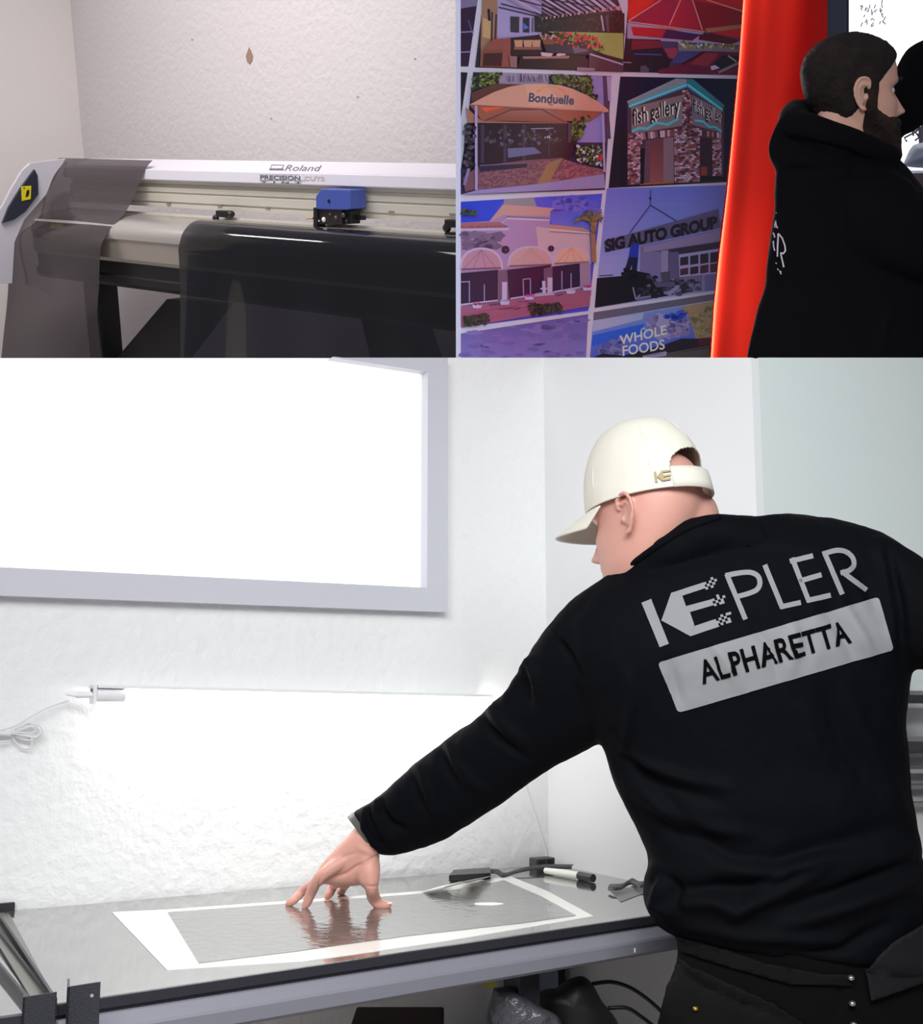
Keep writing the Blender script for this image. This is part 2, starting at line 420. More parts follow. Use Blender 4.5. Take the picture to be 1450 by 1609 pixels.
# legs
for px, py in ((120, 1560), (815, 1462), (862, 1366), (30, 1440)):
    q = T(px, py); m = MB(); m.box((q.x, q.y, 0), fd*.045, -fn*.045, (0, 0, TZ-.015)); build(m, 'leg', M_dark, bench, bevel=.002)
# back edge angle bracket at far left
m = MB(); q = W1(-2, 1433, .004); m.box(q, U1*.026, -U2*.01, (0, 0, .016)); build(m, 'back_bracket', M_dark, bench)

# left side channel rails between the two benches
rail = thing('channel_rail', T(60, 1540), 'black folded metal channel between the two bench tops', 'rail')
def zoff(x, y, dz): return onz(x, y, TZ+dz)
def flat(pts, z, th, name, mt, par):
    m = MB(); m.prism([onz(x, y, z) for x, y in pts], (0, 0, -th)); return build(m, name, mt, par)
M_ch = mat('channel_metal', (120, 120, 112), .3, metal=.7)
flat([(-30, 1440), (14, 1434), (88, 1572), (58, 1582)], TZ+.001, .008, 'channel_bed', M_ch, rail)
for a_, b_, hh in (((2, 1438), (90, 1568), .012), ((-14, 1442), (78, 1560), .006), ((-44, 1460), (62, 1584), .010)):
    p0 = onz(*a_, TZ+hh); p1 = onz(*b_, TZ+hh); m = MB(); dd = (p1-p0).normalized(); nn = dd.cross(Vector((0, 0, 1)))
    m.box(p0-Vector((0, 0, hh+.006)), p1-p0, nn*.004, (0, 0, hh+.006)); build(m, 'channel_flange', M_dark, rail)
sb = thing('side_bench', T(-60, 1560)-Vector((0, 0, TZ)), 'second grey bench top at the lower left edge', 'workbench')
flat([(-60, 1440), (-36, 1452), (62, 1588), (40, 1592), (-200, 1625), (-300, 1470)], TZ-.002, .012, 'bench_top', M_top, sb)
p0 = onz(-200, 1626, TZ); p1 = onz(64, 1589, TZ); m = MB(); m.box(p0-Vector((0, 0, .03)), p1-p0, fn*.012, (0, 0, .031)); build(m, 'front_lip', M_dark, sb)
m = MB(); q = onz(0, 1640, TZ); m.box((q.x, q.y, 0), fd*.04, -fn*.04, (0, 0, TZ-.015)); build(m, 'leg', M_dark, sb)
M_post = mat('black_hammered_post', (44, 45, 50), .45, bump=.8, bscale=420, bdist=.001)
def post(x0, x1, yt0, yt1, depth, name, lab, fold):
    """folded steel upright, front face plus a side return"""
    A_ = P(x0, yt0, depth); B_ = P(x1, yt1, depth); r = B_-A_; r.z = 0; rn = r.normalized(); back = Vector((-rn.y, rn.x, 0))
    o = thing(name, (A_.x, A_.y, 0), lab, 'bracket'); z1 = (A_.z+B_.z)/2
    m = MB(); m.prism([Vector((A_.x, A_.y, .0)), Vector((B_.x, B_.y, .0)), Vector((B_.x, B_.y, B_.z)), Vector((A_.x, A_.y, A_.z))], back*.003)
    build(m, 'front_plate', M_post, o)
    m = MB(); m.prism([Vector((A_.x, A_.y, 0)), Vector((A_.x, A_.y, A_.z)), Vector((A_.x, A_.y, A_.z))+back*fold-rn*.35*fold, Vector((A_.x, A_.y, 0))+back*fold-rn*.35*fold], rn*.003)
    build(m, 'side_plate', M_post, o)
    return o, B_, rn, back
o, B_, rn, back = post(106, 157, 1551, 1543, 1.52, 'corner_bracket', 'black steel corner post with a small bolt, right of the channel', .045)
m = MB(); q = P(145, 1564, 1.519); m.tube([q, q-back*.002], .0022, 12); build(m, 'bolt', mat('bolt_steel', (210, 210, 210), .3, metal=.6), o)
post(36, 88, 1567, 1559, 1.50, 'corner_bracket', 'black steel corner post in front of the channel, left of the bolted one', .03)

# ------------------------------------------------------------------ film sheets and tools on the bench
M_liner = mat('white_release_liner', (232, 231, 226), .22, coat=.3)
M_wet = bpy.data.materials.new('wet_grey_film'); M_wet.use_nodes = True
nt = M_wet.node_tree; b = nt.nodes['Principled BSDF']; b.inputs['Base Color'].default_value = (.36, .36, .35, 1)
b.inputs['Metallic'].default_value = .8; b.inputs['Roughness'].default_value = .07
tc = nt.nodes.new('ShaderNodeTexCoord'); n1 = nt.nodes.new('ShaderNodeTexNoise'); n1.inputs['Scale'].default_value = 45; n1.inputs['Detail'].default_value = 4
nt.links.new(tc.outputs['Object'], n1.inputs['Vector']); bp = nt.nodes.new('ShaderNodeBump'); bp.inputs['Strength'].default_value = .35; bp.inputs['Distance'].default_value = .004
nt.links.new(n1.outputs['Fac'], bp.inputs['Height']); nt.links.new(bp.outputs[0], b.inputs['Normal'])
sheet = thing('film_sheet', onz(500, 1480, TZ), 'large sheet of wet window film on a white liner, under the hand', 'film sheet')
outer = [(176, 1433), (262, 1429), (500, 1412), (690, 1398), (740, 1384), (800, 1376), (860, 1400), (932, 1439), (700, 1478), (480, 1509), (262, 1523)]
flat(outer, TZ+.0012, .0012, 'liner', M_liner, sheet)
inner = [(263, 1433), (500, 1416), (690, 1402), (745, 1392), (792, 1383), (850, 1408), (905, 1438), (820, 1450), (640, 1470), (460, 1495), (312, 1513)]
flat(inner, TZ+.0022, .001, 'wet_film', M_wet, sheet)
m = MB(); rows = []
for i in range(13):
    t = i/12; x = 690+75*t; y = 1398-14*t; h = .012*math.sin(math.pi*t)
    rows.append([onz(x-30, y+4, TZ+.002+h), onz(x+10, y-8, TZ+.006+h*1.6)])
m.grid(rows); build(m, 'lifted_corner', M_liner, sheet, smooth=True, solid=.0008)
M_drop = mat('water_streak', (250, 250, 250), .1, coat=1)
m = MB(); m.ell(onz(768, 1420, TZ+.0022), (.028, .013, .0022), n=16); build(m, 'water_puddle', M_drop, sheet, smooth=True)
M_scrap = mat('dark_film_scrap', (20, 20, 22), .45)
def curl(name, lab, cat, pts, wpx, h, mt):
    m = MB(); rows = []
    n = len(pts)
    cp = catm(pts, 6)
    for i, p in enumerate(cp):
        t = i/(len(cp)-1); z = TZ+.003+h*(.5+.5*math.sin(t*9))
        rows.append([onz(p[0], p[1]+wpx/2, z), onz(p[0], p[1], z+.003), onz(p[0]+3, p[1]-wpx/2, z+.002+h*.6)])
    m.grid(rows); return tag(build(m, name, mt, smooth=True, solid=.0007), lab, cat)
curl('film_scrap', 'crumpled black strip of film near the corner of the bench', 'film scrap', [(706, 1378), (735, 1371), (775, 1369), (790, 1375), (815, 1368), (850, 1362), (898, 1362)], 7, .006, M_scrap)
curl('film_scrap', 'dark curled offcut at the far end of the bench beside the jumper', 'film scrap', [(955, 1394), (975, 1393), (990, 1385), (1003, 1390), (1030, 1385)], 10, .005, M_scrap)
m = MB(); m.prism([onz(958, 1398, TZ+.001), onz(1000, 1393, TZ+.001), onz(1030, 1396, TZ+.001), onz(975, 1417, TZ+.001)], (0, 0, -.001)); tag(build(m, 'film_offcut', mat('grey_offcut', (92, 90, 92), .3)), 'grey flat triangle of film by the bench edge', 'film scrap')
m = MB(); a = onz(707, 1386, TZ+.002); m.prism([onz(705, 1386, TZ+.001), onz(712, 1377, TZ+.003), onz(770, 1373, TZ+.003), onz(771, 1382, TZ+.001)], (0, 0, .014))
tag(build(m, 'squeegee', mat('squeegee_black', (26, 26, 28), .35), bevel=.002), 'short black squeegee lying left on the film edge', 'squeegee')
kn = thing('utility_knife', onz(890, 1378, TZ), 'white handled knife with a black tip lying on the film', 'knife')
a = onz(857, 1368, TZ+.009); b_ = onz(910, 1376, TZ+.009); c_ = onz(932, 1380, TZ+.009)
m = MB(); m.tube([a, a.lerp(b_, .5), b_], [.0065, .0085, .008], 12); build(m, 'handle', mat('knife_handle', (235, 235, 228), .3), kn, smooth=50)
m = MB(); m.tube([b_, c_], [.009, .0085], 12); build(m, 'tip_cap', mat('knife_tip', (40, 40, 44), .3), kn, smooth=50)
cl = thing('clamp_block', onz(846, 1358, TZ), 'small black clamp block standing at the wall corner', 'clamp')
q = W1(847, 1358, .03); q.z = TZ
m = MB(); m.box(q-U1*.028, U1*.052, -U2*.03, (0, 0, .021)); build(m, 'block', mat('clamp_grey', (60, 60, 60), .5), cl, bevel=.002)
m = MB()
for k in (-.012, .010): m.cbox(q+U1*k-U2*.031+Vector((0, 0, .011)), (.007, .002, .006), (U1, U2, Vector((0, 0, 1))))
build(m, 'recess', mat('black_matte', (14, 14, 15), .7), cl)

# ------------------------------------------------------------------ things under the bench
M_black = mat('black_fabric', (16, 16, 18), .8, bump=.3, bscale=80)
def fz(x, y, z): return onz(x, y, z)
def blob(name, lab, cat, c, r, mt, seed, amp=.25, sc=5, par=None):
    m = MB(); m.ell(c, r, n=28); v = np.array(m.v); cc = np.array(c)
    f = fbm(v, sc, seed); v = cc+(v-cc)*(1+amp*f[:, None])
    v[:, 2] = np.maximum(v[:, 2], c[2]-r[2]*.85)
    m.v = [tuple(q) for q in v]; o = build(m, name, mt, par, smooth=True)
    if par is None: tag(o, lab, cat)
    return o
shelfz = .52
lower = thing('lower_shelf', (0, 2, shelfz), 'dark lower shelf board under the bench', 'shelf')
m = MB(); m.prism([onz(150, 1760, shelfz), onz(860, 1640, shelfz), onz(790, 1560, shelfz), onz(60, 1640, shelfz)], (0, 0, -.02)); build(m, 'shelf_board', M_black, lower)
q = P(640, 1600, 2.05); m = MB(); m.box((q.x-.1, q.y, shelfz), (.16, 0, 0), (0, .16, 0), (0, 0, .21)); tag(build(m, 'storage_box', mat('dark_red_box', (44, 14, 18), .7), bevel=.004), 'dark red box in the shade under the bench', 'box')
q = P(772, 1545, 2.2); m = MB(); m.box((q.x-.014, q.y, q.z-.008), (.024, .004, 0), (0, .001, 0), (-.004, 0, .022)); tag(build(m, 'sticky_note', mat('yellow_note', (178, 180, 60), .6)), 'yellow paper note hanging behind the red box', 'note')
q = P(838, 1530, 2.62); m = MB(); m.box((q.x-.026, q.y, 0), (.022, 0, 0), (0, .02, 0), (0, 0, .80)); tag(build(m, 'shelf_upright', mat('white_upright', (205, 205, 200), .5)), 'white square upright below the bench by the blue panel', 'post')
m = MB(); m.box((q.x+.0, q.y+.02, 0), (.055, 0, 0), (0, .02, 0), (0, 0, .80)); tag(build(m, 'cabinet_panel', mat('blue_grey_panel', (112, 124, 146), .5)), 'blue-grey upright panel below the bench beside the white upright', 'panel')
stand = MB(); q = P(900, 1640, 2.2); stand.box((q.x-.3, q.y-.05, 0), (.52, 0, 0), (0, .3, 0), (0, 0, .44)); tag(build(stand, 'floor_crate', mat('grey_crate', (58, 60, 66), .6), bevel=.01), 'dark grey crate below the black bag', 'crate')
def pxblob(name, lab, cat, outline, d, th, mt, seed=0, par=None):
    """soft rounded body from an outline, with real depth"""
    xs = [p[0] for p in outline]; ys = [p[1] for p in outline]; cx = sum(xs)/len(xs); cy = sum(ys)/len(ys)
    oc = catm(outline+[outline[0]], 5)[:-1]; rings = []
    for k in range(0, 13):
        a = math.pi*k/12; s = max(.02, math.sin(a)**.7); dz = -math.cos(a)*th
        rings.append([P(cx+(p[0]-cx)*s, cy+(p[1]-cy)*s, d+dz) for p in oc])
    m = MB(); m.rings(rings); o = build(m, name, mt, par, smooth=True)
    if par is None: tag(o, lab, cat)
    return o
pxblob('tool_bag', 'black rounded tool bag under the bench beside the cables', 'bag', [(872, 1553), (895, 1538), (915, 1534), (930, 1545), (945, 1572), (972, 1612), (960, 1660), (880, 1660), (850, 1620), (838, 1570), (855, 1555)], 2.2, .12, mat('black_nylon', (8, 8, 9), .65), 3)
pxblob('plastic_bag', 'crumpled grey plastic bag left of the black tool bag', 'bag', [(775, 1552), (798, 1550), (822, 1562), (845, 1580), (880, 1602), (885, 1660), (780, 1660), (765, 1600)], 2.05, .05, mat('grey_plastic', (74, 74, 80), .3, bump=1, bscale=25, bdist=.02), 5)
M_cable = mat('black_cable', (12, 12, 14), .4)
for lab, pts in (('upper thick black cable arching from the tool bag', [(930, 1546), (960, 1543), (990, 1552), (1020, 1572), (1045, 1595)]), ('lower thick black cable from the tool bag to the crate', [(955, 1584), (985, 1584), (1008, 1598), (1030, 1615)])):
    m = MB(); m.tube([P(p[0], p[1], 2.22) for p in catm(pts, 8)], .0035, 10); tag(build(m, 'cable', M_cable, smooth=True), lab, 'cable')
# white shelving right of the man
sh = thing('storage_shelf', (1.06, 2.35, 0), 'white shelving at the right edge behind the man', 'shelf')
Mlg = mat('shelf_white', (225, 225, 225), .5); Mpg = mat('shelf_grey', (150, 150, 150), .5)
sx = P(1418, 1100, 2.3); ux = Vector((1, 0, 0))
for y, mt in ((1092, Mpg), (1112, Mlg), (1165, Mlg), (1190, Mpg), (1215, Mlg), (1240, Mpg), (1268, Mpg)):
    q = P(1415, y, 2.3); m = MB(); m.box((q.x, q.y, q.z), (.3, 0, 0), (0, .06, 0), (0, 0, .008)); build(m, 'shelf_board', mt, sh)
m = MB(); m.box((sx.x-.0, sx.y+.06, 0), (.32, 0, 0), (0, .008, 0), (0, 0, 1.31)); build(m, 'back_panel', Mlg, sh)

# ------------------------------------------------------------------ heads, ears, hands
def headmesh(nz=110, nt=150):
    tab = [(-.005, .050, .012, .010), (0, .072, -.005, .026), (.012, .086, -.02, .040), (.03, .092, -.035, .052), (.05, .094, -.05, .060), (.075, .093, -.068, .066), (.10, .091, -.083, .071),
           (.125, .088, -.093, .0745), (.15, .092, -.098, .077), (.172, .090, -.099, .078), (.195, .080, -.092, .073), (.213, .062, -.077, .062), (.226, .038, -.056, .046), (.234, .012, -.032, .026), (.236, -.004, -.016, .006)]
    tab = np.array(tab); zz = np.linspace(0, len(tab)-1, nz); T_ = np.array(catm([list(r) for r in tab], 12)); ii = np.linspace(0, len(T_)-1, nz).astype(int)
    v = []
    for z, yf, yb, wd in T_[ii]:
        yc = yf*.42+yb*.58
        for k in range(nt):
            t = 2*math.pi*k/nt; s, c = math.sin(t), math.cos(t)
            ex = 2.35 if c > 0 else 2.1
            x = wd*(abs(s)**(2/ex))*(1 if s >= 0 else -1); y = yc+((yf-yc) if c > 0 else (yc-yb))*(abs(c)**(2/ex))*(1 if c >= 0 else -1)
            v.append((x, y, z))
    v = np.array(v); x, y, z = v[:,0].copy(), v[:,1].copy(), v[:,2].copy(); ax = abs(x); fr = np.clip((y-.02)/.05, 0, 1)
    g = lambda a, b, c=0, d=1: np.exp(-(a/b)**2-(c/d)**2)
    nose = np.where(z > .078, np.clip((.132-z)/.054, 0, 1)**1.2, np.clip((z-.066)/.012, 0, 1))
    dy = .028*g(x, .0115+.003*nose)*nose + .009*g(ax-.013, .007, z-.077, .008)
    dy += -.013*g(ax-.031, .016, z-.122, .012) + .007*g(ax-.026, .026, z-.140, .008)
    dy += .008*g(x, .020, z-.0545, .006)+.008*g(x, .018, z-.0415, .006)-.004*g(x, .024, z-.048, .003)
    dy += .006*g(x, .018, z-.016, .012) + .004*g(ax-.045, .018, z-.095, .018)
    dy += .010*g(ax-.031, .010, z-.121, .008)
    v[:,1] += dy*fr
    f = [(i*nt+k, i*nt+(k+1) % nt, (i+1)*nt+(k+1) % nt, (i+1)*nt+k) for i in range(nz-1) for k in range(nt)]
    f += [tuple(range(nt))[::-1], tuple((nz-1)*nt+k for k in range(nt))]
    return v, f
def ear(mb, side, flare=.016, c=(-.004, .112)):
    """rim, inner bowl and lobe; side +1 right, -1 left (head coordinates)"""
    y0, z0 = c
    def p(u, vv, out): return Vector((side*(.0725+out), y0+u, z0+vv))
    rim = catm([(.012, .012, .004), (.012, .026, .008), (.002, .034, .012), (-.012, .032, flare), (-.021, .018, flare+.002), (-.020, .0, flare), (-.012, -.014, flare-.003), (-.004, -.025, .009), (.006, -.029, .005)], 6)
    mb.tube([p(*r) for r in rim], [.0036]*(len(rim)-8)+[.0042, .0046, .005, .0052, .0052, .0048, .0042, .0036], 10)
    inn = catm([(.006, .018, .008), (-.006, .022, .011), (-.012, .010, .011), (-.009, -.006, .009), (.0, -.014, .006)], 6)
    mb.tube([p(*r) for r in inn], .0034, 10)
    X = Vector((side, 0, 0))
    a = Vector((side*.45, -1, 0)).normalized(); b = Vector((0, 0, 1)); n_ = a.cross(b)
    mb.ell(p(-.006, .004, .0055), (.017, .029, .0032), (a, b, n_), 16)
    mb.ell(p(.008, -.004, .003), (.004, .007, .005), (Vector((0, 1, 0)), b, X), 10)
    return mb
def relax(v, f, it, wfun):
    e = np.array([(q[i], q[(i+1) % len(q)]) for q in f for i in range(len(q))]); w_ = wfun(topx(v))[:, None]*.6
    deg = np.bincount(e[:,0], minlength=len(v))[:, None].astype(float); deg[deg == 0] = 1
    for _ in range(it):
        a = np.stack([np.bincount(e[:,0], v[e[:,1], k], minlength=len(v)) for k in range(3)], 1)/deg
        v += (a-v)*w_
def free_hand(mb, wrist, d, up, thumb=1, k=1.0):
    """relaxed hand out past a cuff: palm, four curled fingers, thumb"""
    d = Vector(d).normalized(); up = Vector(up); up = (up-d*up.dot(d)).normalized(); sd = d.cross(up); w0 = Vector(wrist)
    mb.tube([w0-d*.06, w0, w0+d*.02], [.027*k, .026*k, .026*k], 14)
    mb.ell(w0+d*.05*k, (.050*k, .040*k, .017*k), (d, sd, up), 16)
    for i, ln in enumerate((.066, .076, .072, .058)):
        b0 = w0+d*.082*k+sd*(.030-.020*i)*k; p1 = b0+(d*.8-up*.3).normalized()*ln*.45*k; p2 = p1+(d*.4-up*.8).normalized()*ln*.33*k; p3 = p2+(-d*.1-up*.9).normalized()*ln*.25*k
        mb.tube([b0-d*.02*k, b0, p1, p2, p3], [.009*k, .0095*k, .0085*k, .0078*k, .0062*k], 10)
    t0 = w0+d*.02*k+sd*.03*k*thumb; mb.tube([t0-sd*.012*thumb, t0, t0+(d*.7+sd*.6*thumb-up*.2)*.035*k, t0+(d*1.5+sd*.75*thumb-up*.7)*.035*k], [.013*k, .0125*k, .010*k, .008*k], 10)
class Pose:
    def __init__(s, origin, yaw, pitch, roll=0, scale=1, pre=0):
        # head frame: x right, y forward, z up
        s.M = Matrix.Rotation(pre, 3, 'X') @ Matrix.Rotation(yaw, 3, 'Z') @ Matrix.Rotation(pitch, 3, 'X') @ Matrix.Rotation(roll, 3, 'Y')
        s.o = Vector(origin); s.k = scale
    def __call__(s, p): return s.o+(s.M@Vector(p))*s.k
    def arr(s, v): return (np.asarray(v)@np.array(s.M).T)*s.k+np.array(s.o)
    def inv(s, v): return ((np.asarray(v)-np.array(s.o))/s.k)@np.array(s.M)
def skin(name, rgb, red=(205, 120, 110)):
    m = mat(name, rgb, .5, bump=.12, bscale=350, bdist=.0006, vary=.05, vscale=12, detail=3)
    b = m.node_tree.nodes['Principled BSDF']; b.inputs['Subsurface Weight'].default_value = .18; b.inputs['Subsurface Radius'].default_value = (.012, .005, .003); b.inputs['Subsurface Scale'].default_value = 1
    return m

# ------------------------------------------------------------------ the man at the bench
man = thing('person', (.52, 1.95, 0), 'person in white cap and black sweatshirt leaning over the bench, one hand on film', 'person')
DH = 2.04
hp = Pose((0, 0, 0), math.radians(90-38), math.radians(-12), math.radians(3), 1.01)
earw = P(984, 810, DH-.075); hp.o = earw-(hp((-.078, -.004, .112))-hp.o)
hv, hf = headmesh()
body = MB(); body.add([tuple(q) for q in hp.arr(hv)], hf)
e_ = MB(); ear(e_, -1, .019); ear(e_, 1); body.add([tuple(q) for q in hp.arr(e_.v)], e_.f)
# neck into a hidden trunk
nk = body_rings([(985, 815, 1085, 770, DH+.01, .045), (980, 838, 1116, 778, DH, .058), (985, 868, 1129, 800, DH-.005, .062), (1000, 905, 1135, 835, DH, .060), (1020, 960, 1150, 890, DH+.01, .06), (1030, 1040, 1230, 980, DH-.03, .085),
                 (1060, 1200, 1330, 1180, DH-.02, .09), (1080, 1440, 1380, 1440, DH-.02, .09)], n=72, ex=2.05)
body.rings(nk)
# arm core, palm and fingers
def px(x, y, d): return P(x, y, d)
tipz = TZ+.002
def tip(x, y, r): q = onz(x, y, TZ); return q+Vector((0, 0, r))
dW = 2.235
wr = P(574, 1325, dW)
body.tube([P(1010, 1010, 2.02), P(930, 1070, 2.04), P(800, 1180, 2.10), P(690, 1255, 2.17), P(610, 1305, 2.22), P(578, 1322, dW)], [.05, .038, .030, .024, .021, .022], 24)
tips = {'a': tip(453, 1425, .006), 'b': tip(479, 1429, .0065), 'c': tip(514, 1414, .0065), 'd': tip(534, 1407, .0065), 't': tip(609, 1428, .007)}
dep = {k: (v-CAM).dot(VF) for k, v in tips.items()}
def chain(pts, rad): 
    c = catm([tuple(p) for p in pts], 5); r = np.interp(np.linspace(0, 1, len(c)), np.linspace(0, 1, len(rad)), rad); body.tube([Vector(q) for q in c], list(r), 12)
    body.ell(c[-1], (r[-1]*1.02,)*3, n=10); return c
# palm: from wrist to the knuckle row
palm = body_rings([(560, 1298, 598, 1336, dW, .024), (545, 1314, 596, 1350, dW, .026), (520, 1340, 598, 1366, dW, .024), (503, 1360, 592, 1384, dW+.005, .026), (494, 1378, 560, 1392, dW+.012, .027), (494, 1388, 540, 1392, dW+.015, .020)], sub=3, ex=2.2)
body.rings(palm)
chain([P(550, 1340, dW), P(528, 1362, dW-.008), P(503, 1382, dW-.012), P(478, 1398, dep['a']+.012), P(462, 1414, dep['a']), tips['a']], [.010, .012, .0105, .0092, .0082, .0065])
chain([P(556, 1338, dW+.002), P(532, 1357, dW-.016), P(503, 1378, dW-.024), P(490, 1400, dep['b']-.004), P(483, 1417, dep['b']), tips['b']], [.010, .013, .0118, .0100, .0088, .0068])
chain([P(545, 1368, dW+.015), P(530, 1386, dW+.035), P(524, 1390, dep['c']+.03), P(519, 1402, dep['c']+.006), tips['c']], [.013, .011, .010, .0092, .007])
chain([P(560, 1372, dW+.025), P(545, 1386, dW+.05), P(541, 1391, dep['d']+.03), P(537, 1399, dep['d']+.005), tips['d']], [.012, .011, .0098, .0088, .007])
# thumb with its heavy base
body.ell(P(577, 1370, dW-.012), (.021, .020, .030), n=16)
chain([P(576, 1348, dW-.008), P(582, 1372, dW-.018), P(584, 1394, dW-.02), P(587, 1410, dep['t']-.002), P(596, 1421, dep['t']), tips['t']], [.019, .019, .0125, .0125, .0105, .0075])
rw = P(1600, 1385, 2.06)
body.tube([P(1300, 1000, 2.05), P(1450, 980, 2.0), P(1545, 1040, 1.965), P(1590, 1180, 1.99), P(1598, 1320, 2.03), rw], [.05, .04, .035, .032, .026, .025], 20)
free_hand(body, rw, Vector((0, .15, -1)), (1, 0, 0), 1)
bv, bf = fuse(body, .0026, 3)
relax(bv, bf, 30, lambda q: np.clip((q[:,0]-985)/50, 0, 1)*(q[:,1] > 700)*1.0)
relax(bv, bf, 5, lambda q: (q[:,0] < 640)*(q[:,1] < 1402)*1.0)
bn = normals(bv, bf); bv = bv+bn*crease(bv, bn, [([(540, 1376), (560, 1362), (580, 1352), (600, 1340)], -.0045, 2.6), ([(512, 1384), (528, 1378), (545, 1372)], -.003, 2.2), ([(505, 1376), (500, 1390), (506, 1398)], -.003, 2.2), ([(575, 1392), (585, 1394), (598, 1390)], -.002, 2), ([(530, 1352), (545, 1345), (560, 1340)], -.002, 3), ([(560, 1330), (575, 1338), (590, 1342)], .002, 4)])[:, None]
M_skin1 = skin('fair_skin', (206, 152, 138))
ob = link('body', bv, bf, M_skin1, man, smooth=True)
# thumbnail
m = MB(); q = tips['t']; m.ell(q+Vector((.004, -.004, .0035)), (.006, .004, .002), n=10); build(m, 'nail', mat('nail', (240, 205, 190), .3), man, smooth=True)

# sweatshirt
sw = MB()
torso = [(1075, 818, 1240, 806, 2.05, .045), (1035, 842, 1315, 818, 2.05, .075), (985, 882, 1378, 836, 2.05, .105), (925, 930, 1425, 866, 2.04, .125), (885, 985, 1440, 930, 2.03, .135), (890, 1045, 1440, 1000, 2.02, .145),
         (918, 1110, 1430, 1070, 2.02, .15), (945, 1168, 1424, 1130, 2.02, .15), (962, 1222, 1428, 1200, 2.02, .15), (987, 1275, 1433, 1262, 2.01, .15), (1008, 1318, 1442, 1310, 2.01, .15), (1020, 1352, 1452, 1350, 2.0, .155),
         (1013, 1385, 1462, 1392, 2.0, .16), (1014, 1420, 1470, 1430, 2.0, .165), (1034, 1452, 1478, 1472, 2.0, .165), (1064, 1472, 1480, 1505, 2.0, .165), (1082, 1482, 1476, 1530, 2.0, .163), (1110, 1494, 1440, 1542, 2.0, .12)]
sw.rings(body_rings(torso, 36))
arm = [(960, 900, 1000, 1120, 2.03, .08), (905, 938, 985, 1140, 2.03, .08), (868, 975, 952, 1162, 2.04, .078), (842, 1008, 925, 1178, 2.05, .075), (815, 1052, 893, 1194, 2.07, .070), (794, 1088, 858, 1213, 2.09, .066), (758, 1122, 815, 1243, 2.115, .062),
       (703, 1160, 764, 1280, 2.15, .058), (650, 1202, 708, 1315, 2.185, .052), (601, 1245, 655, 1334, 2.215, .044), (566, 1268, 615, 1342, 2.23, .038), (552, 1278, 594, 1340, 2.24, .034)]
sw.rings(body_rings(arm, 28))
sw.tube([P(968, 925, 2.0), P(1008, 896, 1.98), P(1045, 868, 1.965), P(1085, 849, 1.965), P(1130, 842, 1.975), P(1185, 846, 1.99)], [.010, .022, .029, .034, .038, .04], 20)
arm2 = [(1330, 838, 1370, 1030, 2.03, .09), (1385, 842, 1400, 1045, 2.02, .085), (1420, 860, 1425, 1050, 2.0, .08), (1455, 884, 1455, 1052, 1.99, .075), (1500, 925, 1490, 1060, 1.97, .07), (1560, 990, 1530, 1090, 1.95, .065)]
sw.rings(body_rings(arm2, 28))
sw.tube([P(1500, 990, 1.97), P(1548, 1040, 1.96), P(1585, 1140, 1.98), P(1598, 1250, 2.0), P(1600, 1350, 2.045)], [.068, .066, .058, .048, .037], 24)
sv, sf = fuse(sw, .0052, 8)
sn = normals(sv, sf)
CK = 1.9
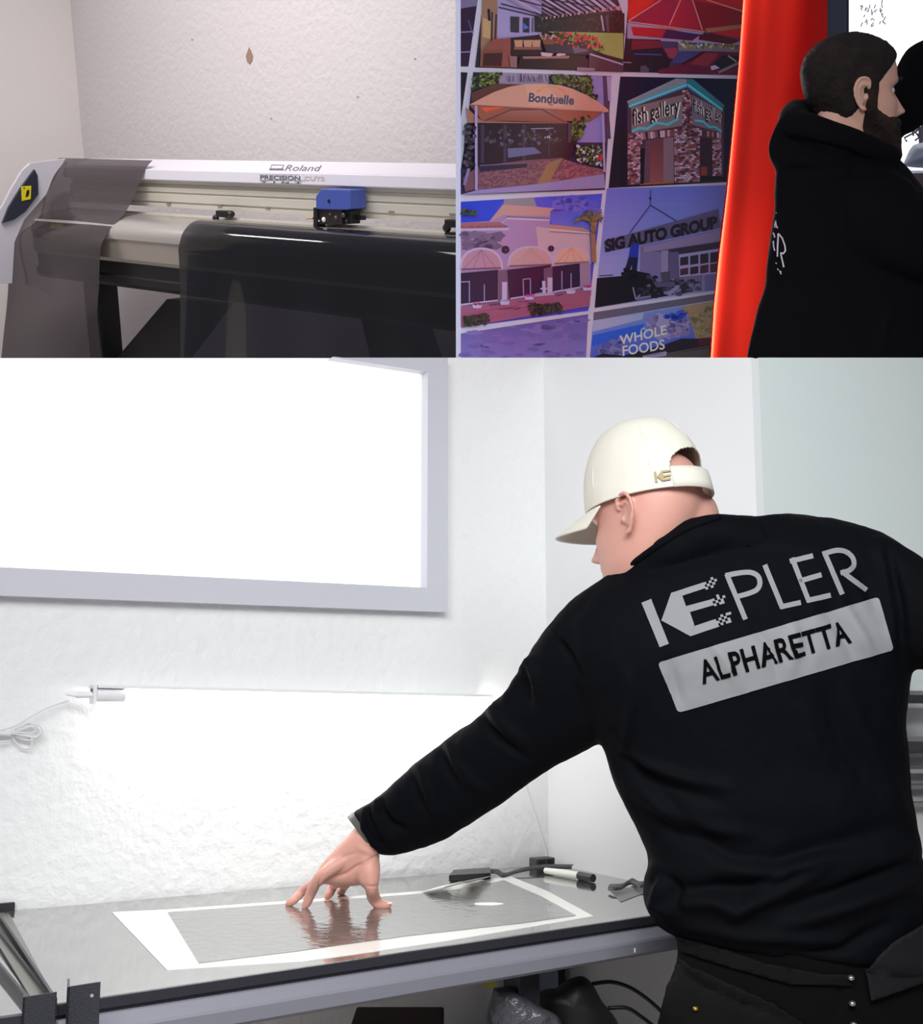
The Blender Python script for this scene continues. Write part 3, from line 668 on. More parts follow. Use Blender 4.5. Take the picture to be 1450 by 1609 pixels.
lines = [([(868, 992), (888, 1005), (905, 1035), (920, 1062)], .006, 5), ([(880, 1000), (900, 1030), (915, 1062)], -.007, 6),
 ([(950, 1165), (978, 1178), (985, 1150), (992, 1110), (985, 1060)], .006, 9), ([(960, 1158), (985, 1190), (1010, 1215), (1060, 1240), (1130, 1260)], -.006, 9), ([(975, 1180), (1010, 1200), (1070, 1222), (1150, 1238)], .006, 9),
 ([(798, 1090), (818, 1060), (832, 1040), (840, 1060), (842, 1090)], .007, 8), ([(815, 1055), (828, 1080), (828, 1110)], -.005, 8), ([(758, 1122), (765, 1140), (790, 1165), (825, 1190)], -.007, 6), ([(770, 1112), (790, 1140), (830, 1170)], .005, 9),
 ([(765, 1110), (795, 1100), (800, 1085)], .004, 8), ([(700, 1165), (715, 1195), (745, 1230), (770, 1245)], .005, 8), ([(690, 1175), (700, 1205), (725, 1240)], -.005, 7), ([(655, 1205), (668, 1230), (680, 1265), (690, 1290)], .005, 7), ([(645, 1215), (655, 1245), (670, 1280)], -.004, 6),
 ([(598, 1250), (600, 1275), (615, 1295), (640, 1305)], -.006, 6), ([(592, 1252), (590, 1280), (605, 1310), (628, 1325)], .005, 5), ([(572, 1272), (572, 1300), (588, 1325), (605, 1335)], .004, 4), ([(580, 1270), (580, 1298), (598, 1322)], -.004, 4),
 ([(1020, 1352), (1040, 1385), (1030, 1420), (1060, 1440)], .008, 10), ([(1015, 1390), (1035, 1375), (1060, 1390), (1065, 1440)], -.007, 9), ([(1070, 1420), (1120, 1415), (1160, 1430), (1220, 1405), (1290, 1370)], .009, 11), ([(1060, 1400), (1120, 1395), (1190, 1395), (1260, 1360)], -.008, 12),
 ([(1150, 1432), (1200, 1395), (1240, 1365), (1300, 1340)], .007, 10), ([(1230, 1455), (1300, 1430), (1380, 1405), (1450, 1380)], .010, 14), ([(1230, 1430), (1300, 1408), (1380, 1380), (1450, 1350)], -.009, 12), ([(1080, 1455), (1180, 1470), (1260, 1475), (1330, 1480)], .007, 10), ([(1240, 1500), (1320, 1492), (1400, 1450)], -.007, 10),
 ([(1130, 1340), (1220, 1350), (1300, 1330), (1400, 1300)], -.007, 16), ([(1130, 1365), (1220, 1372), (1310, 1350)], .006, 12), ([(990, 1230), (1040, 1270), (1110, 1300), (1180, 1310)], .006, 12), ([(1000, 1270), (1060, 1310), (1130, 1330)], -.005, 10), ([(1005, 1215), (1080, 1290), (1160, 1350)], -.005, 12),
 ([(1330, 1080), (1350, 1140), (1390, 1220), (1425, 1290)], .005, 14), ([(1300, 1090), (1320, 1160), (1370, 1240)], -.005, 13), ([(1260, 1110), (1280, 1170), (1330, 1250)], .004, 12), ([(1395, 860), (1402, 900), (1415, 960), (1418, 1040)], -.006, 9), ([(1380, 850), (1390, 900), (1402, 970), (1405, 1040)], .005, 10),
 ([(1050, 1035), (1062, 1080), (1070, 1110)], -.0035, 9), ([(1110, 1000), (1140, 1040), (1165, 1085)], .003, 9), ([(1180, 980), (1210, 1020), (1225, 1075)], -.003, 9), ([(1240, 970), (1250, 1010), (1240, 1060)], .003, 9), ([(1290, 950), (1320, 990), (1345, 1040)], -.004, 9), ([(1320, 940), (1345, 985), (1370, 1030)], .004, 8), ([(1150, 860), (1200, 850), (1280, 862)], .003, 12),
 ([(1330, 870), (1360, 905), (1375, 960)], -.004, 10)]
d = CK*crease(sv, sn, lines)+.0035*fbm(sv*np.array([1, 1, .6]), 9, 2)+.0016*fbm(sv, 24, 5)
sv = sv+sn*d[:, None]
# lower edge of the cloth is cut off clean at the hem
M_shirt = mat('black_navy_jersey', (5, 6, 11), .8, bump=.15, bscale=900, bdist=.0004, spec=.08)
shirt = link('sweatshirt', sv, sf, M_shirt, man, smooth=True)
bvh = BVHTree.FromPolygons([Vector(q) for q in sv], sf)
# neck ribbing
m = MB(); col = []
for p_ in catm([(984, 884), (1010, 866), (1040, 845), (1080, 822), (1128, 806)], 6):
    h = bvh.ray_cast(CAM, ray(p_[0]+2, p_[1]+7).normalized())
    if h[0] is not None: col.append(h[0])
m.tube(col, .006, 10); build(m, 'collar', M_shirt, man, smooth=True)
m = MB(); m.rings(body_rings([(572, 1268, 612, 1341, 2.232, .040), (562, 1274, 604, 1343, 2.236, .040), (555, 1279, 597, 1342, 2.24, .038)], 28)); build(m, 'cuff', M_shirt, man, smooth=True)
# wrist watch peeking from the cuff
m = MB(); m.rings(body_rings([(554, 1276, 594, 1338, 2.238, .035), (545, 1284, 588, 1341, 2.242, .034)], 28)); build(m, 'watch_strap', mat('grey_strap', (88, 88, 84), .35), man, smooth=50)

# printing on the back
def cs(pts, s=2.9, o=(950, 800)): return [(o[0]+p[0]/s, o[1]+p[1]/s) for p in pts]
G = []
G.append(sub_poly(cs([(168, 428), (212, 410), (292, 614), (250, 630)])))
G.append(sub_poly(cs([(303, 383), (352, 392), (370, 443), (388, 470), (408, 530), (390, 580), (258, 508)])))
G.append(sub_poly(cs([(303, 383), (448, 336), (462, 360), (352, 396)])))
G.append(sub_poly(cs([(370, 443), (486, 412), (496, 438), (388, 470)])))
G.append(sub_poly(cs([(408, 533), (505, 502), (522, 536), (390, 580)])))
def squares(b, ux_, uy_, cells):
    for i, j in cells:
        p = [(b[0]+ux_[0]*(i+a)+uy_[0]*(j+c), b[1]+ux_[1]*(i+a)+uy_[1]*(j+c)) for a, c in ((0,0),(1,0),(1,1),(0,1))]
        G.append(sub_poly(cs(p)))
ux2, uy2 = (12, -3.6), (4.2, 11)
squares((448, 336), ux2, uy2, [(0,0),(1,1),(2,0),(0,2),(3,1),(3,-1),(4,0),(2,2)])
squares((486, 411), ux2, uy2, [(0,0),(1,1),(0,2),(2,0),(2,-1),(3,1),(3,2),(4,0),(2,2)])
squares((505, 501), ux2, uy2, [(0,1),(1,0),(1,2),(2,1),(3,0),(2,-1),(4,-1),(4,1),(5,0-1),(3,2),(4,2)])
wS = 23
for st in ([(555, 297), (640, 503)], [(550, 304), (625, 291), (668, 291), (698, 308), (706, 340), (692, 368), (655, 385), (600, 400)],
           [(728, 256), (808, 452)], [(798, 447), (892, 426)],
           [(852, 224), (930, 424)], [(842, 240), (948, 214)], [(882, 330), (986, 300)], [(920, 418), (1028, 392)],
           [(998, 196), (1080, 390)], [(990, 207), (1055, 190), (1098, 197), (1127, 222), (1133, 254), (1112, 280), (1072, 292)], [(1076, 284), (1190, 370)]):
    G.append(stroke(cs(catm(st, 4) if len(st) > 4 else st), wS/2.9))
M_print = mat('grey_print', (128, 128, 132), .7, bump=.1, bscale=500)
m = decal(G, bvh, .0016, 5); build(m, 'back_print', M_print, man, smooth=True)
o_ = man.children[-1]; tag(o_, 'grey printed word KEPLER')
c4 = [np.array(q, float) for q in ((1033, 1041), (1380, 938), (1403, 1021), (1065, 1120))]
rp = []
for i in range(4):
    c = c4[i]; a = c4[i-1]; b_ = c4[(i+1) % 4]; ua = (a-c)/np.linalg.norm(a-c); ub = (b_-c)/np.linalg.norm(b_-c); r = 7
    for t in np.linspace(0, 1, 5): rp.append(tuple((c+ua*r)*(1-t)**2+2*t*(1-t)*c+(c+ub*r)*t*t))
m = decal([sub_poly(rp)], bvh, .0022, 4); build(m, 'print_panel', M_print, man, smooth=True); tag(man.children[-1], 'grey rounded panel below the word')
tv, tf = text_quad('ALPHARETTA', (1103, 1074), (235, -66), (-9.5, -33), bold=.022, spacing=1.04)
m = decal([(tv, tf)], bvh, .0042, 5); build(m, 'panel_print', mat('black_print', (6, 6, 8), .9, spec=.05), man, smooth=True); tag(man.children[-1], 'black letters ALPHARETTA on the grey panel')

# trousers, down to the floor
tr_ = MB()
tr_.rings(body_rings([(1066, 1440, 1440, 1446, 2.0, .135), (1064, 1470, 1462, 1480, 2.0, .150), (1066, 1505, 1472, 1520, 2.0, .155), (1050, 1545, 1480, 1560, 2.0, .16), (1038, 1580, 1486, 1600, 2.0, .165), (1032, 1640, 1492, 1650, 2.0, .165), (1034, 1720, 1494, 1720, 2.0, .16)], 32))
hipL = P(1140, 1690, 2.0); hipR = P(1390, 1690, 2.0)
for h_, ft in ((hipL, Vector((hipL.x-.03, 2.0, 0))), (hipR, Vector((hipR.x+.02, 1.80, 0)))):
    kn_ = h_.lerp(ft, .47)+Vector((0, .04, 0)); tr_.tube([h_+Vector((0, 0, .04)), h_.lerp(kn_, .5), kn_, kn_.lerp(ft, .5), ft+Vector((0, 0, .06))], [.115, .095, .075, .068, .062], 20)
tv_, tf_ = fuse(tr_, .009, 5); tn_ = normals(tv_, tf_); tv_ = tv_+tn_*(crease(tv_, tn_, [([(1060, 1510), (1090, 1540), (1170, 1575), (1240, 1600)], -.010, 6), ([(1070, 1500), (1120, 1545), (1200, 1575), (1260, 1600)], .006, 8), ([(1325, 1540), (1320, 1575), (1310, 1605)], -.008, 6)])+.003*fbm(tv_, 14, 9))[:, None]
M_trouser = mat('black_olive_trousers', (5, 6, 5), .95, spec=.12, bump=.4, bscale=400, bdist=.0008)
trs = link('trousers', tv_, tf_, M_trouser, man, smooth=True)
bv2 = BVHTree.FromPolygons([Vector(q) for q in tv_], tf_)
for h_ in (Vector((hipL.x-.03, 2.0, 0)), Vector((hipR.x+.02, 1.80, 0))):
    m = MB(); m.ell((h_.x-.02, h_.y+.06, .045), (.05, .14, .045), n=16); v = np.array(m.v); v[:, 2] = np.maximum(v[:, 2], 0); m.v = [tuple(q) for q in v]; build(m, 'shoe', M_black, man, smooth=True)
M_belt = mat('tool_belt', (9, 9, 10), .85, spec=.15, bump=.5, bscale=300, bdist=.001)
def strip(pts, name, mt, lift=.004, th=.003):
    """cloth piece laid on the trousers or shirt"""
    G_ = [sub_poly(pts)]
    both = MB(); both.add([tuple(q) for q in tv_], tf_); both.add([tuple(q) for q in sv], sf)
    bb_ = BVHTree.FromPolygons([Vector(q) for q in both.v], both.f)
    m = decal(G_, bb_, lift, 8); o = build(m, name, mt, man, smooth=True, solid=th); return o
strip([(1060, 1468), (1120, 1484), (1200, 1512), (1290, 1530), (1338, 1530), (1336, 1548), (1240, 1545), (1150, 1520), (1062, 1492)], 'waistband', M_belt)
strip([(1354, 1520), (1395, 1478), (1432, 1455), (1460, 1440), (1470, 1530), (1430, 1545), (1362, 1570)], 'apron_flap', mat('apron_flap', (20, 19, 24), .85, spec=.2, bump=.3, bscale=500, bdist=.0006), .012)
strip([(1062, 1500), (1090, 1520), (1150, 1548), (1220, 1580), (1260, 1606), (1290, 1640), (1030, 1640), (1050, 1560)], 'pocket', M_belt, .004)
for x, y, c, r in ((1065, 1470, (225, 215, 210), .0045), (1334, 1533, (170, 170, 172), .0055), (1336, 1573, (170, 170, 172), .0055), (1338, 1606, (170, 170, 172), .0055), (1091, 1581, (190, 155, 60), .0045), (1058, 1508, (180, 185, 180), .004)):
    h = bv2.ray_cast(CAM, ray(x, y).normalized()); 
    if h[0] is None: continue
    m = MB(); m.ell(h[0]-VF*.009, (r, r, r*.8), n=12); build(m, 'rivet', mat('rivet_metal', c, .25, metal=.9), man, smooth=True)
# cap
cap = MB()
cz0 = .149
def capp(phi, t, grow=0):
    """phi 0 = front, t 0..1 hem to crown (head coordinates)"""
    cz = math.cos(phi); zb = cz0-.012*(1-cz)/2
    H = (.291-zb)
    z = zb+H*math.sin(t*math.pi/2)
    r = (max(0, math.cos(t*math.pi/2)))**.72
    fwd = .108 if cz > 0 else .112
    x = (.0865+grow)*r*math.sin(phi); y = -.004+(fwd+grow)*r*cz
    return hp((x, y, z+grow*t))
NP, NTt = 288, 96
rows = [[capp(2*math.pi*k/NP, min(.999, i/NTt)) for k in range(NP+1)] for i in range(NTt+1)]
vs = [p for r in rows for p in r]; fs = []
for i in range(NTt):
    for k in range(NP):
        ph = abs((k+.5)/NP*2*math.pi-math.pi)/math.radians(42); tt = (i+.5)/NTt
        hole = ph < 1 and .14 < tt < .14+.18*math.sqrt(max(0, 1-ph*ph))
        if not hole: n1_ = NP+1; fs.append((i*n1_+k, i*n1_+k+1, (i+1)*n1_+k+1, (i+1)*n1_+k))
cvv = np.array([tuple(p) for p in vs]); cvv += .0016*fbm(cvv, 22, 3)[:, None]*np.array([0, -1, 0])
M_cap = mat('cream_cotton', (218, 213, 201), .75, bump=.2, bscale=700, bdist=.0005)
capo = link('cap', cvv, fs, M_cap, man, smooth=True); md = capo.modifiers.new('t', 'SOLIDIFY'); md.thickness = .002; md.offset = 0
m = MB()
for ph in (0, 60, 120, 180, 240, 300):
    t0_ = .42 if ph == 180 else 0.02
    m.tube([capp(math.radians(ph), t0_+(1-t0_)*i/20, .0006) for i in range(20)], .0009, 6)
o = build(m, 'seam_stitching', M_cap, capo, smooth=True); o['kind'] = 'stuff'
m = MB(); m.ell(hp((0, -.004, .2905)), (.007, .007, .004), n=10); build(m, 'top_button', M_cap, capo, smooth=True)
m = MB(); rows = [[capp(math.radians(180+a_), t_, .0022) for a_ in np.linspace(-43, 43, 30)] for t_ in (-.004, .05, .10, .145)]; m.grid(rows)
build(m, 'back_strap', M_cap, capo, smooth=True, solid=.002)
# brim: bowed across, dipping forward
def brimp(u, v_):
    ph = u*math.radians(66); b0 = np.array([.086*math.sin(ph), -.004+.107*math.cos(ph), cz0+.001])
    y = b0[1]+v_*.074*math.cos(ph*1.1)**.6 if abs(ph*1.1) < math.pi/2 else b0[1]
    x = b0[0]*(1-.06*v_); z = b0[2]-v_*.016-3.6*x*x*(.35+.65*v_)+.012*v_*0
    return hp((x, y, z))
m = MB(); m.grid([[brimp(u, v_) for u in np.linspace(-1, 1, 40)] for v_ in np.linspace(0, 1, 12)]); build(m, 'brim', M_cap, capo, smooth=True, solid=.003)
capb = BVHTree.FromPolygons([Vector(q) for q in cvv], fs)
KE = []
kc = lambda pts: [(840+p[0]/4.028, 630+p[1]/4.028) for p in pts]
KE.append(sub_poly(kc([(757, 455), (770, 453), (779, 518), (766, 521)])))
KE.append(sub_poly(kc([(775, 485), (802, 448), (812, 460), (818, 505), (810, 512)])))
for pl in ([(802, 448), (858, 442), (860, 452), (806, 460)], [(808, 478), (858, 470), (860, 480), (810, 488)], [(812, 498), (860, 492), (862, 503), (808, 512)]): KE.append(sub_poly(kc(pl)))
m = decal(KE, capb, .0046, 4); 
if m.f: build(m, 'embroidered_mark', mat('khaki_thread', (168, 150, 112), .7), capo, smooth=True)

#ENDPEOPLE#
#U0#
# ================================================================== the room with the cutting plotter
def upframe(y): r = ray(0, y); return VR.cross(Vector((0, r.y, r.z))).normalized()
E3 = upframe(225); E1 = -ray(-1500, 225).normalized(); E2 = E3.cross(E1).normalized()
if E2.dot(VF) > 0: E2 = -E2
P0 = P(600, 340, 3.45)
def kc2(x, y, k): q = onplane(x, y, P0+E2*k, E2)-P0; return q.dot(E1), q.dot(E3)
def A3(a, b, c): return P0+E1*a+E2*b+E3*c
def hC(y, k, x=500): return kc2(x, y, k)[1]
def eprism(prof, a0, a1, name, m, par=None, smooth=False, bevel=0):
    mb = MB(); mb.prism([A3(a0, b, c) for b, c in prof], E1*(a1-a0)); return build(mb, name, m, par, smooth, bevel)
aL = kc2(62, 300, -.02)[0]; aR = max(kc2(730, 270, -.14)[0], kc2(730, 400, .05)[0]); aW = kc2(738, 200, -.5)[0]
M_twall = mat('plotter_room_wall', (206, 199, 199), .6, bump=.5, bscale=45, bdist=.006, detail=5)
M_twall2 = mat('plotter_room_lit_wall', (234, 228, 223), .6, bump=.2, bscale=45, bdist=.004)  # wall paint made lighter to carry the stronger light on the left
WB = -.50
cw = onplane(110, 0, P0+E2*WB, E2); ca = (cw-P0).dot(E1)
mb = MB(); mb.box(A3(ca, WB-.05, -1.6), E1*(aW-ca), E2*.05, E3*2.8); wt = tag(build(mb, 'wall_rear_upper', M_twall), kind='structure')
mb = MB(); mb.box(A3(ca-.05, WB-.05, -1.6), E1*.05, E2*1.7, E3*2.8); tag(build(mb, 'wall_left_upper', M_twall2), kind='structure')
def walldot(pts, rgb, name):
    m_ = MB(); m_.prism([onplane(x, y, P0+E2*(WB+.002), E2) for x, y in pts], -E2*.0015); o = build(m_, name, mat(name, rgb, .8), wt); return o
wt['_o'] = tuple(wt.location)
walldot([(391, 74), (394, 80), (397, 88), (396, 95), (392, 101), (388, 97), (386, 88), (389, 80)], (150, 122, 100), 'paint_chip')
for x, y in ((424, 184), (300, 60), (560, 150), (650, 90)):
    walldot([(x, y), (x+3, y+1), (x+3, y+3), (x, y+3)], (176, 166, 164), 'wall_speck')
plot = thing('cutting_plotter', A3(-1, 0, hC(490, .12)-.5), 'long white and silver vinyl cutting plotter with a blue carriage against the wall', 'plotter')
M_lid = mat('plotter_white', (204, 200, 208), .38)
M_rail2 = mat('brushed_aluminium', (214, 208, 194), .36, metal=.3)
M_plat = mat('satin_platen', (200, 195, 190), .25, metal=.7)
M_bl = mat('black_plastic', (16, 15, 17), .45)
c = lambda y, k: hC(y, k)
lid = eprism([(-.25, c(254, -.25)), (-.155, c(271, -.155)), (-.132, c(273, -.132)), (-.125, c(291, -.125)), (-.14, c(293, -.14)), (-.27, c(293, -.14)), (-.27, c(256, -.25))], aL, aR, 'lid', M_lid, plot, bevel=.002)
# gantry rail, three lips and grooves
r1 = [(-.280, c(292, -.140)), (-.145, c(292, -.145)), (-.145, c(297, -.145)), (-.155, c(299, -.155)), (-.155, c(302, -.155)), (-.140, c(304, -.140)), (-.140, c(312, -.140)), (-.146, c(313, -.146)), (-.146, c(314.5, -.146)), (-.138, c(316, -.138)), (-.138, c(329, -.138)), (-.144, c(330, -.144)), (-.144, c(331.5, -.144)), (-.140, c(333, -.140)), (-.140, c(339, -.140)), (-.220, c(338, -.140)), (-.280, c(330, -.140))]
eprism(r1, aL+.02, aR, 'gantry_rail', M_rail2, plot)
m = MB(); 
slot_m = mat('slot_grey', (128, 124, 118), .6)
for x, y in ((265, 320.5), (345, 323.5), (420, 326), (615, 333), (711, 337)):
    p = onplane(x, y, P0+E2*-.1375, E2); m = MB(); m.cbox(p, (.012, .001, .003), (E1, E2, E3)); build(m, 'rail_slot', slot_m, plot)
plprof = [(-.12, c(353, -.12)), (-.08, c(356, -.08)), (-.04, c(361, -.04)), (-.005, c(369, -.005)), (.022, c(379, .022)), (.036, c(388, .036)), (.042, c(396, .042)), (.043, c(404, .043)), (.02, c(406, .04)), (-.12, c(385, -.1))]
eprism(plprof, aL+.02, aR, 'platen', M_plat, plot, smooth=35)
eprism([(.034, c(400, .04)), (.038, c(404, .04)), (.038, c(440, .04)), (.03, c(446, .03)), (-.06, c(446, .03)), (-.06, c(400, .04))], aL+.02, aR, 'front_cover', mat('cover_metal', (186, 176, 164), .3, metal=.6), plot)
eprism([(.025, c(446, .025)), (.025, c(470, .025)), (.035, c(474, .035)), (.035, c(486, .035)), (.02, c(492, .02)), (-.08, c(492, .02)), (-.08, c(446, .02))], aL+.02, aR, 'stand_beam', M_bl, plot)
eprism([(-.13, c(350.5, -.13)), (-.12, c(350, -.12)), (-.12, c(355, -.12)), (-.13, c(356, -.13))], aL+.02, aR, 'feed_guide', M_rail2, plot)
# left end cover
def ap(x, y, a, db=0): q = onplane(x, y, P0+E1*a, E1); return q
def aprism(pts, a0, a1, name, m_, par):
    mb = MB(); mb.prism([ap(x, y, a0) for x, y in pts], E1*(a1-a0)); return build(mb, name, m_, par, bevel=.001)
aprism([(100, 249), (45, 256), (32, 268), (14, 298), (2, 322), (-16, 345), (-16, 445), (16, 445), (20, 380), (35, 345), (70, 305)], aL-.015, aL, 'end_cover', M_lid, plot)
aprism([(52, 266), (57, 276), (58, 305), (38, 332), (20, 345), (2, 350), (12, 325), (30, 296)], aL, aL+.012, 'inner_plate', mat('dark_blue_plate', (58, 60, 74), .35, metal=.4), plot)
wl = aprism([(33, 293), (49, 292), (48, 313), (34, 316)], aL+.012, aL+.014, 'warning_label', mat('yellow_label', (222, 205, 20), .5), plot)
aprism([(42, 299), (46, 298), (46, 304), (44, 309), (40, 310), (41, 304)], aL+.014, aL+.0145, 'warning_symbol', M_bl, plot)
aprism([(36, 296), (38, 294), (40, 297)], aL+.014, aL+.0145, 'warning_symbol', M_bl, plot)
# legs: upright and the slanting foot brace
for x in (128,):
    a = kc2(x, 500, .06)[0]; mb = MB(); mb.box(A3(a-.05, -.08, c(492, .02)-.75), E1*.09, E2*.09, E3*.78); build(mb, 'stand_leg', M_bl, plot, bevel=.003)
mb = MB(); mb.prism([onplane(x, y, P0+E2*-.03, E2) for x, y in ((262, 470), (345, 478), (262, 590), (160, 590))], -E2*.06); build(mb, 'stand_brace', mat('brace_black', (22, 18, 18), .6), plot)
mb = MB(); mb.prism([onplane(x, y, P0+E2*-.1, E2) for x, y in ((560, 470), (640, 470), (700, 640), (600, 640))], -E2*.06); build(mb, 'stand_leg', M_bl, plot)
# carriage
car = MB()
def fz_(pts, b0, b1):
    b0 -= .10; b1 -= .10
    car.prism([onplane(x, y, P0+E2*b1, E2) for x, y in pts], -E2*(b1-b0))
M_blue = mat('blue_plastic', (70, 88, 168), .4)
fz_([(496, 308), (505, 297), (550, 298), (551, 328), (544, 330), (496, 329)], -.03, .035)
cr = build(car, 'carriage_cover', M_blue, plot, bevel=.003)
m = MB(); q = onplane(517, 316, P0+E2*-.065, E2); m.tube([q, q+E2*.002], .0055, 14); build(m, 'screw_hole', M_bl, plot)
M_mech = mat('mechanism_grey', (58, 52, 50), .4, metal=.5)
def mechbox(x0, y0, x1, y1, b0, b1, mt, name):
    b0 -= .10; b1 -= .10
    mb = MB(); mb.prism([onplane(x, y, P0+E2*b1, E2) for x, y in ((x0, y0), (x1, y0+1), (x1, y1+1), (x0, y1))], -E2*(b1-b0)); return build(mb, name, mt, plot, bevel=.0015)
mechbox(493, 328, 537, 352, -.02, .028, M_mech, 'tool_holder'); mechbox(538, 330, 551, 351, -.02, .02, M_bl, 'holder_side')
mechbox(492, 326, 498, 357, .0, .036, M_bl, 'blade_tube'); mechbox(551, 338, 568, 345, -.02, .0, M_bl, 'cable_arm'); mechbox(552, 298, 566, 306, -.03, -.01, M_bl, 'belt_clip')
for x, y, r, cc in ((509, 345, .0075, (235, 235, 238)), (501, 347, .0035, (230, 230, 232)), (540, 338, .007, (90, 84, 80)), (528, 342, .006, (110, 100, 92)), (519, 337, .005, (84, 76, 70)), (545, 348, .006, (40, 40, 40))):
    q = onplane(x, y, P0+E2*-.072, E2); m = MB(); m.ell(q, (r,)*3, n=12); build(m, 'thumb_screw' if cc[0] > 200 else 'gear', mat('part_colour', cc, .35, metal=0 if cc[0] > 200 else .6), plot, smooth=True)
m = MB(); m.tube([onplane(482, 343, P0+E2*-.08, E2), onplane(492, 343, P0+E2*-.08, E2)], .003, 10); build(m, 'brass_pin', mat('brass', (190, 150, 90), .3, metal=.8), plot)
def roller(x, y, full=True):
    r_ = thing('pinch_roller', onplane(x, y+10, P0+E2*-.03, E2), None, None)
    r_.parent = plot; r_.location = Vector(r_['_o'])-Vector(plot['_o'])
    q = onplane(x, y, P0+E2*-.10, E2)
    m = MB(); m.cbox(q+E1*.0, (.030, .016, .011), (E1, E2, E3)); m.ell(q+E1*.03, (.016, .016, .012), (E1, E2, E3), 12); build(m, 'roller_arm', M_bl, r_, bevel=.003)
    q2 = onplane(x-14, y+7, P0+E2*-.095, E2); m = MB(); m.ell(q2, (.014, .01, .013), (E1, E2, E3), 12); build(m, 'roller_wheel', M_bl, r_, smooth=True)
    q3 = onplane(x-2, y+16, P0+E2*-.095, E2); m = MB(); m.cbox(q3, (.028, .01, .003), (E1, E2, E3)); build(m, 'roller_foot', M_bl, r_)
roller(353, 336); roller(716, 351)
# lettering on the lid
lm = MB(); lmo = lid; me = lmo.data; off = Vector(lid['_o'])
lbv = BVHTree.FromPolygons([v.co+off for v in me.vertices], [tuple(p.vertices) for p in me.polygons])
M_ink = mat('grey_ink', (92, 90, 98), .6); M_inkl = mat('faded_ink', (186, 178, 178), .6)
G = [text_quad('Roland', (447, 268.5), (58, .5), (.8, -9), shear=.35, bold=-.004)]
G += [sub_poly([(424, 265), (445, 265), (446.5, 268), (422.5, 267.5)])] + [stroke([(425, 265), (427, 259.5), (446, 260)], .7), stroke([(446, 260), (443, 266)], .7)]
m = decal(G, lbv, .0012, 30); build(m, 'maker_logo', M_ink, plot)
G = [text_quad('PRECISION', (409, 281.7), (63, 1.2), (0, -6), bold=.03), text_quad('T  I  N  T', (410, 287.2), (64, 1.2), (0, -2.6), bold=.04), stroke([(408, 283.2), (480, 284)], .6), stroke([(408, 287.8), (474, 288.6)], .6), stroke([(408, 274.6), (470, 275)], .4)]
m = decal(G, lbv, .0012, 30); build(m, 'shop_decal', M_ink, plot)
G = [text_quad('CUTS', (478, 283.2), (32, .6), (0, -6), bold=.03)]; m = decal(G, lbv, .0012, 30); build(m, 'shop_decal', M_inkl, plot)

# ceiling tube over the plotter, mirrored in the bend of the film
Qf = A3(-.62, .04, hC(400, .04)); vf = (Qf-CAM).normalized(); nf = E2*math.cos(math.radians(42))+E3*math.sin(math.radians(42)); rf = vf-nf*2*vf.dot(nf)
tl_ = area('plotter_ceiling_tube', Qf+rf*2.3, Qf, .1, .1, 5, (1, .98, .96), 150)
tl_.data.size = .9; tl_.data.size_y = .10
zz_ = rf.normalized(); xx_ = (E1-zz_*E1.dot(zz_)).normalized(); tl_.matrix_world = Matrix.Translation(Qf+rf*2.3) @ Matrix((xx_, zz_.cross(xx_), zz_)).transposed().to_4x4()
# films over the plotter
M_brownfilm = film('brown_tint_film', (.20, .175, .19), .12, diffuse=((.085, .07, .074), .45))
M_blackfilm = film('black_gloss_film', (.15, .15, .165), .05, diffuse=((.006, .006, .008), .3), ior=1.75)
def draped(name, lpts, rpts, aLf, aRf, lab, mt, cat='window film', extrude=False, wob=0):
    L_ = catm(lpts, 5); R2 = catm(rpts, 5); rows = []
    for i, (p, q) in enumerate(zip(L_, R2)):
        u = ap(p[0], p[1], aLf); v_ = ap(q[0], q[1], aRf); row = []
        for k in range(13):
            t = k/12; w_ = u.lerp(v_, t); row.append(w_+E2*wob*math.sin(t*5+i*.09)*max(0, i/len(L_)-.5)*2)
        rows.append(row)
    m = MB(); m.grid(rows); return tag(build(m, name, mt, smooth=True), lab, cat)
aR1 = kc2(240, 253, -.165)[0]; aL1 = kc2(93, 250, -.165)[0]
draped('brown_film_sheet', [(93, 248), (80, 258), (66, 276), (56, 300), (40, 335), (18, 360), (11, 376), (10, 400), (12, 440), (8, 480), (2, 520), (-4, 570)],
       [(240, 252), (231, 262), (222, 280), (212, 305), (196, 335), (176, 356), (165, 374), (160, 388), (158, 420), (157, 450), (153, 500), (162, 600)], aL1, aR1, 'brown tinted film draped over the left end of the plotter lid', M_brownfilm, wob=.015)
aF = kc2(296, 358, .02)[0]
prof = catm([(318, 345), (306, 349), (297, 357), (290, 368), (286, 382), (284, 393), (285, 402), (287, 430), (289, 480), (290, 540), (292, 640)], 6)
rows = []
for i, p in enumerate(prof):
    q = ap(p[0], p[1], aF)+E2*.004; rows.append([q+E1*((aR-aF)*k/40)+E2*(.006+.012*math.sin(k*.55+.02*i)*max(0, i/len(prof)-.55)*2) for k in range(41)])
m = MB(); m.grid(rows); tag(build(m, 'black_film_sheet', M_blackfilm, smooth=True), 'glossy black film fed over the platen and hanging down the front', 'window film')
G = []; q = onplane(553, 368, P0+E2*.03, E2)
m = MB(); m.prism([onplane(x, y, P0+E2*-.02, E2) for x, y in ((540, 365), (555, 364), (563, 369), (549, 371))], E2*.001); build(m, 'cut_chip', mat('lilac_chip', (150, 146, 190), .4), plot)

